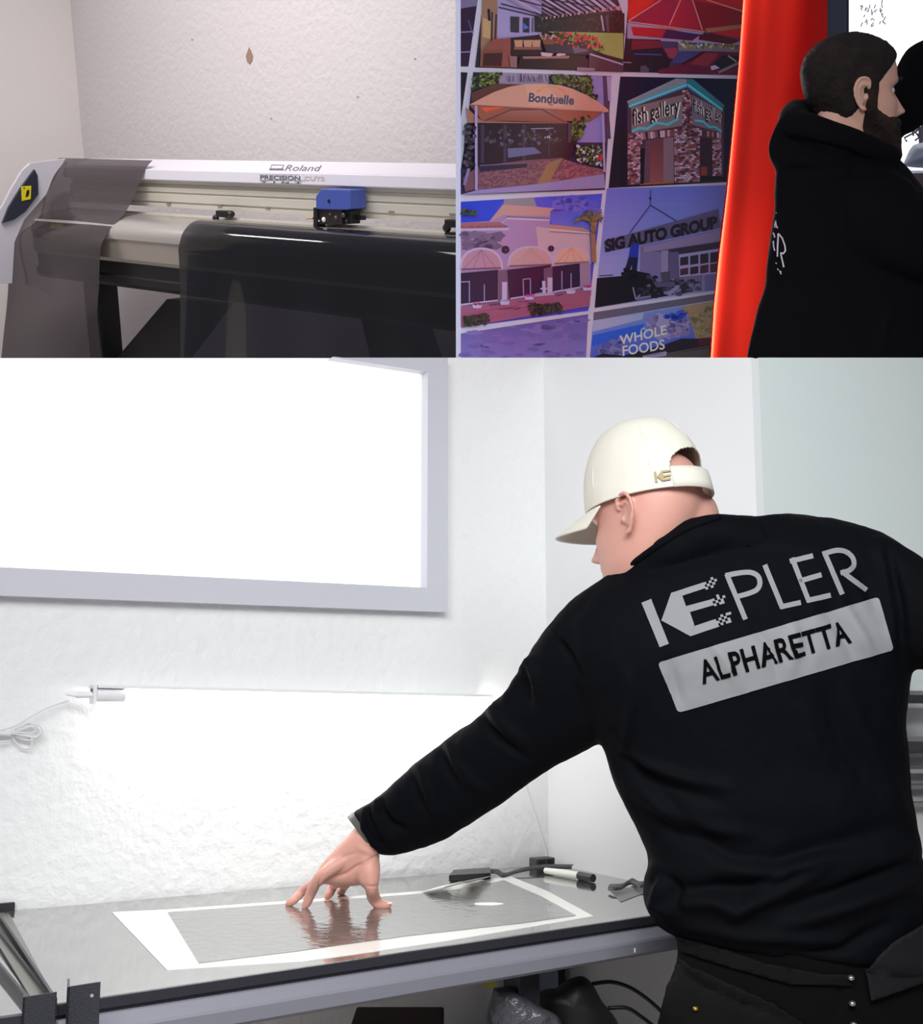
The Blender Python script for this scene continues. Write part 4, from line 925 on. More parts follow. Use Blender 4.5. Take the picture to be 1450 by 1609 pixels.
# ================================================================== the room with the photo banner
T3 = upframe(205); TH = ray(3100, 205).normalized(); TN = T3.cross(TH).normalized()
if TN.dot(VF) > 0: TN = -TN
B0 = P(724, 281, 3.02)
def LB(x, y, off=0): return onplane(x, y, B0+TN*off, TN)
GAIN = 2.0
def alb(c, g=None):
    g = g or GAIN; l = lin(c); return tuple(min(.92, v*g*k) for v, k in zip(l, (1.05, 1.12, 1.30)))
ban = thing('photo_banner', LB(900, 562), 'large white banner printed with a grid of storefront and patio photos', 'banner')
m = MB(); m.prism([LB(x, y) for x, y in ((724, -60), (1200, -60), (1200, 640), (724, 640))], -TN*.02)
build(m, 'banner_sheet', mat('banner_white', (224, 226, 255), .5), ban)
M_pr = printmat('banner_print', .4)
class Pic:
    def __init__(s, sc, ox, oy, label): s.sc, s.ox, s.oy, s.m, s.l, s.lab = sc, ox, oy, MB(), 0, label
    def px(s, p): return (s.ox+p[0]/s.sc, s.oy+p[1]/s.sc)
    def poly(s, pts, c, step=1, px=False):
        s.l += step; off = .0010+.00006*s.l; vs = [LB(*(p if px else s.px(p)), off) for p in pts]; s.m.add(vs, [tuple(range(len(vs)))], alb(c)); return s
    def line(s, pts, w_, c):
        vs, fs = stroke(pts, w_); s.l += 1; s.m.add([LB(*s.px(p), .001+.00006*s.l) for p in vs], fs, alb(c)); return s
    def text(s, t, O, ex, ey, c, **k):
        vs, fs = text_quad(t, O, ex, ey, **k); s.l += 1; s.m.add([LB(*s.px(p), .001+.00006*s.l) for p in vs], fs, alb(c)); return s
    def quad(s, q, u, v): q = [np.array(a, float) for a in q]; return (q[0]*(1-u)+q[1]*u)*(1-v)+(q[3]*(1-u)+q[2]*u)*v
    def bricks(s, q, nx, ny, cols, fill=.88, stag=.5):
        s.l += 1
        for j in range(ny):
            for i in range(nx+1):
                u0 = (i-(stag if j % 2 else 0))/nx; u1 = u0+fill/nx; u0, u1 = max(0, u0), min(1, u1)
                if u1 <= u0: continue
                v0, v1 = j/ny, (j+fill)/ny; c_ = random.choice(cols)
                s.m.add([LB(*s.px(s.quad(q, a, b)), .001+.00006*s.l) for a, b in ((u0, v0), (u1, v0), (u1, v1), (u0, v1))], [(0, 1, 2, 3)], alb(c_))
        return s
    def scatter(s, q, n, r, cols, asp=1):
        s.l += 1
        for i in range(n):
            c0 = s.quad(q, random.random(), random.random()); a0 = random.random()*6; rr = r*random.uniform(.5, 1.3)
            if i % 12 == 0: s.l += .5
            s.m.add([LB(*s.px((c0[0]+rr*asp*math.cos(a0+k*1.257)*random.uniform(.6, 1), c0[1]+rr*math.sin(a0+k*1.257)*random.uniform(.6, 1))), .001+.00006*s.l) for k in range(5)], [(0, 1, 2, 3, 4)], alb(random.choice(cols)))
        return s
    def fade(s, q, c0, c1, n=10):
        s.l += 1
        for j in range(n):
            t = (j+.5)/n; s.m.add([LB(*s.px(s.quad(q, a, b)), .001+.00006*s.l) for a, b in ((0, j/n), (1, j/n), (1, (j+1)/n), (0, (j+1)/n))], [(0, 1, 2, 3)], alb(tuple(c0[k]*(1-t)+c1[k]*t for k in range(3))))
        return s
    def done(s):
        o = link('photo_print', s.m.v, s.m.f, M_pr, ban, cols=s.m.c); o['label'] = s.lab
GREEN = [(30, 48, 20), (60, 84, 30), (16, 26, 18), (84, 104, 44), (24, 36, 30)]
# left edge strip and patio photo
a = Pic(5.3625, 720, 0, 'photo of a dark frame at the edge of the grid')
a.poly([(20, -20), (165, -20), (155, 55), (85, 560), (20, 560)], (32, 16, 40)); a.poly([(20, -20), (160, -20), (155, 50), (20, 72)], (96, 88, 116))
a.line([(20, 272), (130, 265)], 12, (96, 90, 130)); a.line([(20, 440), (105, 436)], 12, (96, 90, 130)); a.line([(85, 170), (125, 300)], 8, (80, 72, 110))
a.done(); a = Pic(5.3625, 720, 0, 'dark photo cut off at the left edge of the second row')
a.poly([(20, 608), (78, 612), (20, 1000)], (14, 12, 24)); a.done()
a = Pic(5.3625, 720, 0, 'photo of a patio with sofas under a striped awning')
a.poly([(215, -40), (1330, -40), (1400, 150), (1390, 605), (1000, 595), (140, 568)], (34, 28, 38))
a.poly([(200, -40), (330, -40), (330, 330), (200, 560), (185, 560)], (120, 92, 70)); a.poly([(330, -40), (700, -40), (700, 290), (330, 330)], (128, 118, 152))
a.poly([(205, 150), (275, 170), (270, 330), (205, 310)], (150, 122, 84)); a.line([(255, 75), (262, 175)], 22, (20, 14, 24)); a.line([(320, 120), (310, 340)], 14, (40, 28, 40)); a.line([(285, 100), (280, 380)], 16, (52, 36, 46))
a.poly([(640, 130), (1400, 110), (1400, 300), (640, 270)], (16, 24, 26)); a.scatter([(650, 130), (1390, 110), (1390, 270), (650, 255)], 120, 18, [(20, 34, 32), (30, 50, 40), (12, 16, 24)])
a.poly([(760, 265), (1390, 280), (1390, 500), (1240, 460), (900, 330)], (120, 132, 70)); a.line([(1205, 130), (1225, 260)], 14, (130, 124, 150)); a.line([(1250, 130), (1262, 270)], 24, (60, 56, 70))
a.poly([(438, 138), (514, 142), (512, 275), (440, 270)], (36, 34, 44)); a.poly([(545, 148), (600, 150), (598, 275), (545, 272)], (24, 26, 40)); a.poly([(548, 190), (595, 235), (550, 250)], (60, 84, 150)); a.line([(628, 150), (625, 270)], 12, (60, 58, 74))
for k in range(14):
    a.poly([(330+k*66, -40), (370+k*66, -40), (700+k*52, 150-k*5), (668+k*52, 140-k*4)], (150, 124, 150) if k % 2 else (112, 92, 116))
for ln in ([(480, -10), (900, 100)], [(360, 30), (745, 135)], [(340, 60), (680, 142)], [(760, -5), (1180, 60)]): a.line(ln, 9, (18, 12, 30))
for k in range(20): a.poly([(700+k*34, 152-k*5.3), (717+k*34, 150-k*5.3), (717+k*34, 165-k*4.6), (700+k*34, 166-k*4.6)], (168, 118, 108) if k % 2 else (110, 70, 72))
a.poly([(290, 330), (445, 320), (440, 450), (470, 570), (200, 560), (200, 440)], (110, 58, 50)); a.poly([(215, 430), (375, 425), (365, 560), (205, 555)], (46, 22, 22)); a.poly([(212, 420), (375, 412), (378, 445), (210, 450)], (98, 56, 38))
a.poly([(440, 320), (700, 310), (700, 465), (445, 465)], (24, 16, 20)); a.poly([(470, 395), (695, 395), (700, 418), (468, 418)], (110, 66, 52))
for x in (470, 548, 620): a.poly([(x, 338), (x+72, 336), (x+70, 395), (x+8, 395)], (150, 112, 88))
a.poly([(520, 480), (980, 470), (1110, 500), (1110, 590), (500, 575)], (22, 14, 20)); a.poly([(540, 475), (940, 470), (930, 492), (550, 495)], (122, 84, 78)); a.poly([(695, 440), (800, 450), (780, 478), (700, 470)], (160, 134, 136)); a.poly([(825, 455), (900, 435), (905, 465), (830, 475)], (160, 134, 136))
a.poly([(700, 310), (790, 305), (900, 330), (890, 380), (720, 375)], (96, 56, 40)); a.scatter([(690, 290), (840, 290), (840, 330), (690, 330)], 30, 12, [(160, 110, 90), (40, 50, 30), (150, 130, 130)])
a.poly([(720, 380), (1100, 350), (1150, 470), (740, 440)], (36, 34, 44)); a.poly([(960, 400), (1040, 390), (1100, 430), (980, 450)], (84, 72, 88)); a.scatter([(810, 260), (1180, 300), (1240, 440), (820, 370)], 140, 13, [(24, 34, 20), (40, 56, 26), (170, 40, 44), (190, 60, 60), (20, 26, 18)])
a.scatter([(900, 265), (1150, 310), (1160, 350), (900, 310)], 45, 11, [(196, 56, 56), (170, 40, 50)])
a.poly([(1100, 455), (1390, 560), (1390, 605), (1100, 590)], (58, 44, 52)); a.line([(1110, 455), (1390, 545)], 14, (140, 130, 148)); a.poly([(1000, 565), (1150, 575), (1150, 598), (1000, 594)], (116, 92, 104)); a.poly([(430, 470), (495, 475), (495, 570), (440, 568)], (110, 78, 76)); a.done()
# red shade sails and cars
a = Pic(5.365, 950, 0, 'photo of red shade sails over parked cars')
a.poly([(205, -40), (1220, -40), (1130, 632), (148, 605)], (56, 44, 74)); a.poly([(195, -40), (1220, -40), (1150, 330), (840, 260), (195, 180)], (150, 24, 30))
a.poly([(470, -10), (640, -10), (545, 215), (205, 180)], (120, 22, 50)); a.poly([(640, -10), (740, -10), (820, 250), (545, 215)], (136, 22, 44)); a.poly([(745, 0), (1200, 100), (1160, 205), (830, 250)], (110, 18, 30)); a.poly([(195, -40), (470, -40), (205, 180)], (170, 34, 26))
for ln in ([(475, 0), (200, 178)], [(640, 0), (545, 212)], [(740, 0), (822, 250)], [(850, -5), (1190, 105)], [(200, 182), (840, 268)]): a.line(ln, 9, (170, 120, 110))
a.poly([(850, 240), (1155, 205), (1150, 240), (860, 275)], (130, 84, 60)); a.poly([(190, 190), (830, 275), (830, 300), (1150, 340), (1145, 380), (190, 330)], (120, 116, 140))
a.poly([(220, 225), (560, 245), (800, 300), (740, 345), (240, 300)], (140, 24, 30)); a.poly([(520, 250), (810, 290), (730, 340), (480, 320)], (52, 16, 60)); a.poly([(800, 290), (900, 280), (1150, 345), (1060, 375), (790, 335)], (70, 14, 26))
a.poly([(620, 370), (1140, 390), (1135, 440), (620, 430)], (96, 88, 96)); a.scatter([(620, 345), (1130, 380), (1130, 410), (620, 395)], 60, 16, [(150, 130, 70), (110, 120, 60), (170, 90, 60), (150, 160, 190), (70, 80, 50)])
a.poly([(180, 325), (470, 335), (500, 440), (620, 410), (625, 500), (560, 510), (530, 610), (150, 605)], (26, 14, 26)); a.poly([(230, 335), (470, 345), (490, 400), (225, 420)], (90, 22, 38)); a.poly([(500, 405), (615, 405), (620, 500), (540, 490)], (112, 44, 62)); a.line([(245, 455), (480, 462)], 10, (50, 60, 130))
a.line([(150, 525), (225, 528)], 8, (120, 110, 130)); a.poly([(620, 430), (800, 440), (690, 530), (560, 530)], (50, 52, 94)); a.poly([(300, 560), (340, 550), (375, 580), (370, 610), (300, 608)], (64, 56, 76))
a.poly([(450, 590), (640, 540), (820, 430), (1140, 440), (1130, 632), (450, 618)], (78, 18, 42)); a.poly([(720, 540), (830, 445), (960, 450), (870, 560)], (108, 34, 44)); a.poly([(890, 560), (990, 465), (1130, 470), (1120, 560), (960, 600)], (22, 18, 34)); a.line([(650, 545), (840, 440)], 12, (16, 10, 26)); a.line([(960, 610), (1130, 530)], 22, (110, 96, 100)); a.poly([(890, 560), (930, 548), (970, 575), (900, 592)], (150, 140, 156)); a.line([(1040, 470), (1110, 520)], 12, (130, 130, 90)); a.done()
# tan canopy storefront
a = Pic(5.3625, 720, 0, 'photo of a tan arched entrance canopy with lettering')
a.poly([(125, 608), (1290, 640), (1235, 1600), (20, 1640), (20, 1430), (60, 1180)], (40, 36, 60)); a.poly([(380, 612), (760, 622), (760, 720), (300, 712)], (120, 110, 130)); a.poly([(1120, 636), (1215, 640), (1240, 1200), (1000, 1200), (1090, 900)], (110, 104, 150)); a.poly([(1215, 640), (1250, 642), (1285, 1170), (1245, 1170)], (56, 46, 72)); a.poly([(1250, 642), (1287, 645), (1285, 850), (1262, 850)], (130, 118, 152))
for k in range(40): 
    x = random.uniform(390, 740); a.line([(x, 620+random.random()*30), (x+random.uniform(-20, 20), 690)], 3, (60, 52, 66))
a.scatter([(130, 612), (370, 618), (330, 700), (110, 760)], 170, 17, GREEN+[(110, 104, 60)]); a.scatter([(770, 630), (1120, 640), (1130, 760), (800, 690)], 160, 18, GREEN); a.scatter([(960, 700), (1130, 700), (1120, 800), (1060, 790)], 60, 18, GREEN); a.poly([(110, 780), (310, 705), (560, 712), (110, 860)], (70, 40, 34)); a.scatter([(1110, 800), (1170, 800), (1170, 840), (1110, 840)], 20, 14, GREEN)
a.poly([(60, 1040), (1030, 1040), (960, 1330), (100, 1420), (40, 1420)], (16, 13, 26)); 
for x in (190, 380, 540): a.poly([(x, 1050), (x+30, 1050), (x+26, 1370), (x, 1375)], (44, 36, 56))
a.poly([(415, 1250), (640, 1240), (700, 1290), (420, 1330)], (76, 78, 110)); a.scatter([(230, 1090), (900, 1080), (900, 1210), (220, 1230)], 90, 20, [(30, 36, 34), (50, 52, 50), (18, 16, 26), (70, 66, 84)]); a.line([(770, 1060), (760, 1320)], 9, (54, 48, 60)); a.line([(610, 1085), (800, 1080)], 6, (130, 126, 140)); a.scatter([(730, 1140), (790, 1140), (790, 1160), (730, 1160)], 5, 10, [(150, 140, 150)])
a.poly([(100, 890), (1215, 945), (1110, 1020), (200, 1020)], (116, 66, 50)); a.poly([(60, 900), (200, 1020), (950, 1040), (80, 1035)], (124, 86, 72)); a.fade([(420, 920), (760, 920), (930, 1040), (220, 1010)], (120, 80, 70), (106, 56, 44)); a.poly([(190, 905), (400, 900), (230, 945)], (176, 66, 46)); a.line([(220, 1020), (440, 925), (700, 920), (900, 1030)], 12, (78, 42, 40)); a.line([(940, 1035), (935, 1200)], 30, (54, 40, 60)); a.scatter([(950, 1010), (1100, 980), (1040, 1150), (960, 1180)], 90, 20, GREEN)
arc = [(105, 875), (190, 830), (300, 775), (430, 730), (560, 708), (730, 705), (860, 718), (960, 748), (1080, 800), (1190, 865), (1265, 925), (1262, 945), (1210, 945)]
a.poly(arc+[(700, 918), (95, 885)], (158, 116, 98)); a.poly([(560, 708), (730, 705), (900, 900), (600, 895)], (166, 124, 104)); a.line([(95, 884), (1215, 943)], 8, (110, 74, 62))
a.text('Bonduelle', (590, 855), (385, 26), (-2, -72), (26, 56, 78), bold=.03, shear=.15); a.line([(660, 775), (715, 742), (770, 736), (830, 742), (880, 765), (915, 795)], 9, (196, 90, 40)); a.line([(690, 752), (770, 738), (840, 748)], 5, (190, 150, 50)); a.line([(755, 868), (775, 885), (800, 883)], 9, (140, 50, 70))
a.poly([(35, 1500), (170, 1400), (560, 1350), (870, 1330), (1000, 1380), (1225, 1430), (1225, 1470), (680, 1550), (120, 1600), (60, 1620)], (86, 56, 66)); a.bricks([(150, 1440), (860, 1340), (760, 1530), (150, 1600)], 26, 12, [(92, 60, 70), (78, 48, 60), (104, 72, 78)]); a.bricks([(900, 1350), (1220, 1430), (1225, 1465), (740, 1540)], 20, 8, [(112, 66, 74), (92, 52, 62), (126, 82, 86)]); a.poly([(760, 1370), (880, 1330), (760, 1545), (660, 1550)], (112, 88, 58))
a.poly([(170, 1400), (580, 1370), (580, 1410), (180, 1450)], (24, 22, 44)); a.line([(180, 1395), (580, 1372)], 8, (84, 78, 100)); a.poly([(680, 1550), (1230, 1465), (1235, 1585), (20, 1640), (160, 1600)], (112, 104, 140)); a.scatter([(985, 1230), (1230, 1230), (1225, 1410), (1000, 1360)], 230, 15, GREEN+[(150, 146, 170), (40, 50, 44)]); a.scatter([(1175, 1310), (1200, 1310), (1200, 1340), (1175, 1340)], 8, 14, [(180, 30, 60)])
a.line([(150, 890), (152, 1600)], 22, (130, 118, 152)); a.line([(1217, 950), (1232, 1450)], 18, (130, 118, 152)); a.scatter([(60, 1060), (140, 1060), (130, 1400), (50, 1400)], 60, 24, [(36, 40, 40), (20, 18, 30), (60, 56, 74)]); a.line([(90, 1420), (50, 1560)], 26, (96, 90, 120)); a.done()
# stone corner building at night
a = Pic(5.365, 950, 0, 'photo of a stone corner building with blue neon at night')
a.poly([(132, 645), (1115, 665), (1030, 1535), (32, 1585)], (10, 9, 36)); a.poly([(90, 1100), (200, 1100), (200, 1570), (40, 1580)], (12, 10, 22)); a.poly([(190, 850), (560, 680), (600, 662), (740, 665), (1010, 890), (1000, 1530), (190, 1560)], (58, 40, 50))
a.poly([(185, 855), (600, 662), (690, 668), (690, 700), (205, 885)], (110, 112, 116)); a.poly([(690, 668), (745, 668), (1010, 888), (990, 915), (700, 720)], (34, 96, 100)); a.poly([(200, 885), (690, 698), (695, 732), (205, 912)], (40, 130, 190)); a.line([(205, 897), (692, 712)], 11, (90, 176, 230)); a.poly([(695, 698), (995, 915), (992, 940), (698, 735)], (40, 130, 190)); a.line([(700, 712), (992, 925)], 9, (90, 176, 230)); a.line([(200, 870), (600, 700)], 10, (50, 130, 130))
STN = [(150, 120, 130), (110, 50, 46), (120, 88, 92), (84, 40, 44), (160, 140, 156), (62, 34, 42), (130, 100, 110), (96, 64, 70)]
a.poly([(222, 905), (655, 800), (655, 1060), (228, 1130)], (104, 90, 92)); a.poly([(735, 800), (985, 930), (985, 1120), (735, 1050)], (96, 82, 88))
a.bricks([(655, 760), (730, 760), (735, 1100), (655, 1100)], 3, 17, STN); a.bricks([(585, 1090), (800, 1080), (805, 1530), (590, 1545)], 7, 27, STN); a.bricks([(195, 1130), (320, 1110), (300, 1550), (195, 1560)], 4, 25, STN); a.bricks([(905, 1170), (985, 1160), (985, 1500), (910, 1500)], 3, 20, STN); a.bricks([(300, 1120), (590, 1090), (590, 1155), (310, 1185)], 14, 1, STN); a.bricks([(800, 1095), (985, 1120), (985, 1170), (800, 1150)], 9, 1, STN)
a.poly([(340, 1185), (575, 1155), (585, 1540), (330, 1550)], (74, 52, 66)); a.fade([(380, 1200), (495, 1180), (495, 1535), (380, 1540)], (86, 44, 50), (112, 62, 60)); a.poly([(495, 1165), (580, 1155), (585, 1530), (495, 1535)], (104, 82, 90)); a.poly([(300, 1545), (580, 1528), (585, 1545), (300, 1560)], (130, 70, 46)); a.poly([(300, 1250), (340, 1250), (330, 1550), (300, 1550)], (20, 10, 18))
a.poly([(805, 1160), (905, 1170), (905, 1500), (805, 1500)], (40, 22, 34)); a.poly([(810, 1405), (865, 1405), (865, 1480), (810, 1480)], (104, 46, 40)); a.poly([(805, 1480), (1000, 1490), (1000, 1520), (805, 1530)], (14, 8, 16))
a.text('fish gallery', (246, 1048), (400, -105), (-4, -120), (176, 172, 168), bold=.03); a.text('fish gallery', (232, 1052), (398, -105), (-4, -128), (16, 10, 18), bold=.012)
a.text('fish galler', (755, 935), (235, 105), (-4, -100), (160, 156, 156), bold=.03); a.text('fish galler', (748, 940), (235, 105), (-4, -108), (16, 10, 18), bold=.012)
a.line([(228, 1110), (290, 1080), (360, 1085), (430, 1035), (530, 1050), (620, 1000)], 22, (60, 150, 220)); a.line([(760, 1015), (830, 1025), (880, 1070), (930, 1070), (985, 1110)], 18, (60, 150, 220)); a.done()
# arched plaza
a = Pic(5.746, 720, 290, 'photo of a pink plaza building with arched awnings and a palm')
a.poly([(22, 155), (1300, 82), (1175, 1140), (22, 1290)], (50, 60, 170)); a.fade([(700, 115), (1300, 82), (1240, 400), (860, 380)], (50, 62, 165), (76, 84, 180)); a.poly([(22, 160), (410, 135), (280, 330), (22, 345)], (20, 52, 168)); a.scatter([(870, 120), (1250, 100), (1230, 300), (880, 320)], 25, 40, [(70, 70, 160), (84, 80, 168)], 2.2)
a.poly([(22, 345), (280, 330), (410, 170), (690, 195), (835, 215), (825, 360), (1185, 405), (1200, 1000), (22, 1140)], (128, 104, 136)); a.poly([(700, 380), (1185, 430), (1200, 720), (840, 760), (720, 560)], (152, 130, 136)); a.poly([(415, 132), (680, 118), (710, 195), (405, 190)], (110, 106, 112))
a.poly([(410, 180), (700, 200), (870, 215), (830, 240), (820, 285), (410, 275), (280, 335)], (150, 116, 110)); a.line([(390, 350), (430, 305), (820, 322)], 13, (160, 146, 160)); a.line([(400, 335), (440, 290), (820, 305)], 6, (84, 66, 86)); a.poly([(22, 345), (380, 338), (450, 385), (22, 400)], (124, 76, 84)); a.line([(22, 408), (455, 402)], 18, (150, 138, 160)); a.bricks([(22, 375), (450, 372), (450, 388), (22, 392)], 22, 1, [(70, 36, 46), (110, 60, 64)], .6); a.poly([(830, 360), (1130, 392), (1190, 415), (825, 395)], (150, 106, 90)); a.line([(825, 405), (1190, 440)], 12, (170, 150, 140)); a.line([(825, 425), (1190, 447)], 4, (60, 44, 60))
a.scatter([(40, 440), (360, 450), (330, 560), (60, 580)], 36, 40, [(84, 68, 92), (92, 76, 100)], 2)
def arch(x0, x1, yt, yb, c_, c2, c3):
    n = 14; pts = [((x0+x1)/2-(x1-x0)/2*math.cos(math.pi*k/n), yb-(yb-yt)*math.sin(math.pi*k/n)**.8) for k in range(n+1)]
    o_ = [((x0+x1)/2-((x1-x0)/2+20)*math.cos(math.pi*k/n), yb-(yb-yt+18)*math.sin(math.pi*k/n)**.8) for k in range(n+1)]
    a.poly(o_, (148, 132, 152)); a.poly(pts, c_)
    for k in range(2, n-1, 3): a.line([((x0+x1)/2, yt+6), ((pts[k][0]), yb-4)], 8, c2)
    a.line([(x0, yb), (x1, yb-14)], 12, c3)
arch(30, 385, 585, 765, (140, 102, 118), (116, 84, 102), (84, 56, 70)); arch(462, 845, 570, 735, (152, 118, 120), (140, 118, 96), (90, 66, 70)); arch(870, 1175, 562, 712, (166, 130, 114), (150, 118, 104), (104, 78, 76))
a.poly([(800, 560+0), (800, 560+1), (801, 560)], (0, 0, 0))
for x, y, r in ((427, 588, 36), (838, 577, 28)):
    a.poly([(x+r*math.cos(k*.63), y+r*math.sin(k*.63)) for k in range(10)], (20, 16, 34)); a.line([(x-r*.6, y), (x+r*.6, y)], 4, (70, 64, 84)); a.line([(x, y-r*.6), (x, y+r*.6)], 4, (70, 64, 84))
for q in ([(22, 800), (360, 770), (355, 1045), (22, 1085)], [(440, 770), (840, 725), (780, 960), (440, 1040)], [(850, 740), (1190, 700), (1090, 925), (850, 970)]): a.poly(q, (18, 16, 44))
for ln in ([(100, 870), (100, 1060)], [(235, 900), (235, 1050)], [(585, 850), (590, 1010)], [(650, 850), (652, 990)], [(585, 855), (650, 848)], [(935, 780), (935, 945)], [(1018, 800), (1018, 935)], [(22, 880), (100, 876)]): a.line(ln, 10, (110, 104, 130))
a.poly([(355, 780), (440, 770), (460, 1050), (355, 1060)], (84, 66, 84)); a.poly([(395, 880), (440, 880), (440, 1040), (395, 1045)], (150, 134, 160)); a.poly([(770, 760), (850, 740), (850, 990), (775, 990)], (76, 58, 80)); a.poly([(805, 840), (850, 838), (850, 985), (805, 988)], (150, 134, 150)); a.poly([(1095, 710), (1190, 700), (1200, 930), (1100, 935)], (116, 98, 118)); a.line([(22, 1085), (360, 1045)], 14, (140, 132, 160)); a.line([(470, 1030), (600, 1010)], 14, (140, 132, 160)); a.line([(860, 970), (1100, 928)], 14, (140, 132, 160))
a.poly([(22, 1110), (360, 1055), (860, 985), (1200, 935), (1185, 1100), (22, 1290)], (116, 66, 88)); 
for k in range(26):
    x = random.uniform(40, 1000); y = 1255-x*.14-random.uniform(0, 130); a.line([(x, y), (x+random.uniform(60, 180), y-random.uniform(8, 26))], random.uniform(8, 16), random.choice([(132, 56, 78), (92, 52, 78), (64, 46, 74), (140, 84, 98)]))
for x, y, c_ in ((170, 1085, (140, 40, 70)), (420, 1055, (140, 132, 150)), (640, 1010, (170, 40, 130)), (1015, 955, (140, 132, 150)), (1165, 925, (150, 40, 110))): a.poly([(x-46, y), (x+46, y), (x+34, y+30), (x-34, y+32)], (146, 138, 164)); a.scatter([(x-34, y-12), (x+34, y-12), (x+34, y), (x-34, y)], 16, 12, [c_])
a.line([(770, 870), (775, 985)], 30, (144, 136, 160)); a.line([(690, 1000), (865, 985)], 26, (130, 122, 150)); a.line([(740, 940), (800, 940)], 16, (144, 136, 160))
a.scatter([(630, 1085), (930, 1070), (940, 1150), (660, 1180)], 190, 17, [(24, 34, 30), (40, 52, 40), (14, 18, 24)]); a.scatter([(50, 1190), (270, 1170), (280, 1260), (60, 1275)], 150, 17, [(24, 34, 30), (40, 52, 40), (14, 18, 24)])
a.line([(1225, 700), (1215, 420)], 44, (120, 84, 64)); 
for ang in range(-75, 80, 12):
    t = math.radians(ang); a.line([(1212, 340), (1212+100*math.sin(t), 330-90*math.cos(t)), (1212+min(70, 175*math.sin(t)), 350-50*math.cos(t)-30+abs(ang)*.5)], 14, random.choice([(86, 80, 50), (104, 92, 58), (62, 60, 46)]))
a.scatter([(1190, 330), (1250, 330), (1240, 440), (1200, 440)], 40, 14, [(120, 96, 60), (92, 76, 50)]); a.scatter([(30, 220), (160, 240), (160, 270), (40, 270)], 30, 16, [(36, 46, 50), (50, 62, 66)], 2); a.done()
# sign on a crane
a = Pic(5.577, 920, 290, 'photo of a worker fixing a long sign hung from a crane')
a.fade([(185, 35), (1230, 5), (1150, 930), (78, 1080)], (84, 90, 168), (128, 130, 176), 14); a.poly([(480, 540), (1190, 390), (1150, 925), (470, 980)], (92, 82, 112)); a.poly([(505, 545), (1190, 395), (1185, 490), (510, 595)], (112, 98, 128)); a.poly([(520, 600), (1185, 500), (1175, 560), (820, 610), (820, 860), (720, 860), (720, 600)], (40, 30, 48)); a.poly([(660, 580), (725, 575), (725, 770), (660, 780)], (116, 104, 132)); a.poly([(480, 600), (655, 585), (655, 870), (475, 900)], (96, 86, 120)); a.poly([(730, 590), (815, 590), (815, 830), (730, 850)], (76, 66, 96))
a.poly([(815, 615), (1175, 560), (1160, 780), (820, 810)], (128, 122, 152))
for i in range(4):
    for j in range(2):
        x = 828+i*88; a.poly([(x, 640-i*14+j*100), (x+72, 628-i*14+j*100), (x+72, 700-i*8+j*85), (x, 712-i*8+j*85)], random.choice([(36, 24, 40), (60, 28, 48), (30, 26, 44)]))
a.poly([(100, 820), (330, 800), (360, 740), (560, 780), (600, 870), (990, 850), (1000, 930), (440, 1020), (80, 1080)], (12, 9, 18)); a.scatter([(540, 800), (990, 850), (990, 930), (440, 1010)], 90, 22, [(20, 16, 26), (60, 54, 76), (36, 34, 44), (96, 90, 116)], 1.6); a.poly([(600, 860), (780, 850), (790, 890), (620, 900)], (70, 62, 88)); a.line([(415, 900), (440, 1010)], 12, (110, 102, 130)); a.poly([(700, 960), (800, 880), (830, 890), (740, 975)], (112, 106, 130)); a.line([(1035, 790), (1030, 930)], 30, (104, 98, 130)); a.poly([(1040, 800), (1155, 790), (1145, 920), (1050, 925)], (84, 80, 118)); a.poly([(440, 990), (570, 970), (575, 990), (450, 1015)], (96, 86, 116)); a.poly([(660, 770), (740, 760), (740, 850), (670, 860)], (64, 52, 66)); a.line([(120, 800), (240, 792)], 10, (60, 62, 70))
a.poly([(160, 495), (1165, 215), (1180, 375), (170, 595)], (72, 66, 92)); a.text('SIG AUTO GROUP', (172, 585), (985, -210), (-4, -95), (20, 14, 26), bold=.055, spacing=.96)
a.line([(570, 45), (568, 180)], 5, (30, 26, 60)); a.line([(568, 180), (385, 425)], 7, (30, 26, 60)); a.line([(568, 180), (795, 318)], 7, (30, 26, 60)); a.poly([(555, 115), (568, 108), (578, 120), (566, 138)], (20, 16, 40))
a.poly([(395, 520), (470, 512), (460, 640), (378, 640)], (24, 40, 130)); a.poly([(378, 635), (460, 638), (445, 800), (410, 800), (405, 700), (370, 800), (325, 810)], (18, 16, 44)); a.poly([(400, 500), (425, 495), (428, 525), (402, 528)], (40, 34, 60)); a.scatter([(330, 740), (460, 760), (460, 830), (330, 830)], 18, 24, [(14, 10, 20)]); a.line([(1195, 320), (1190, 380)], 14, (110, 60, 70)); a.done()
# bottom row
a = Pic(5.746, 720, 290, 'photo of plain lilac sky at the bottom left')
a.fade([(22, 1345), (1172, 1170), (1150, 1650), (22, 1650)], (78, 70, 124), (108, 96, 150), 12); a.scatter([(60, 1340), (1120, 1200), (1120, 1550), (60, 1560)], 60, 30, [(84, 74, 126), (92, 80, 134), (98, 84, 136)], 3); a.done()
a = Pic(5.577, 920, 290, 'photo of a store sign over a sky mural with clouds and a hill')
a.poly([(70, 1120), (1140, 955), (1135, 1010), (68, 1190)], (78, 74, 88)); a.fade([(66, 1195), (1130, 1020), (1085, 1620), (30, 1620)], (92, 112, 190), (50, 60, 130), 10); a.poly([(66, 1195), (510, 1125), (500, 1180), (62, 1290)], (130, 136, 196)); a.poly([(62, 1320), (510, 1220), (510, 1300), (50, 1420)], (36, 74, 164)); a.poly([(840, 1070), (1130, 1020), (1110, 1340), (960, 1350), (920, 1180)], (132, 112, 84)); a.scatter([(850, 1090), (1115, 1040), (1100, 1330), (980, 1330)], 60, 22, [(120, 110, 66), (140, 124, 80), (96, 90, 60)])
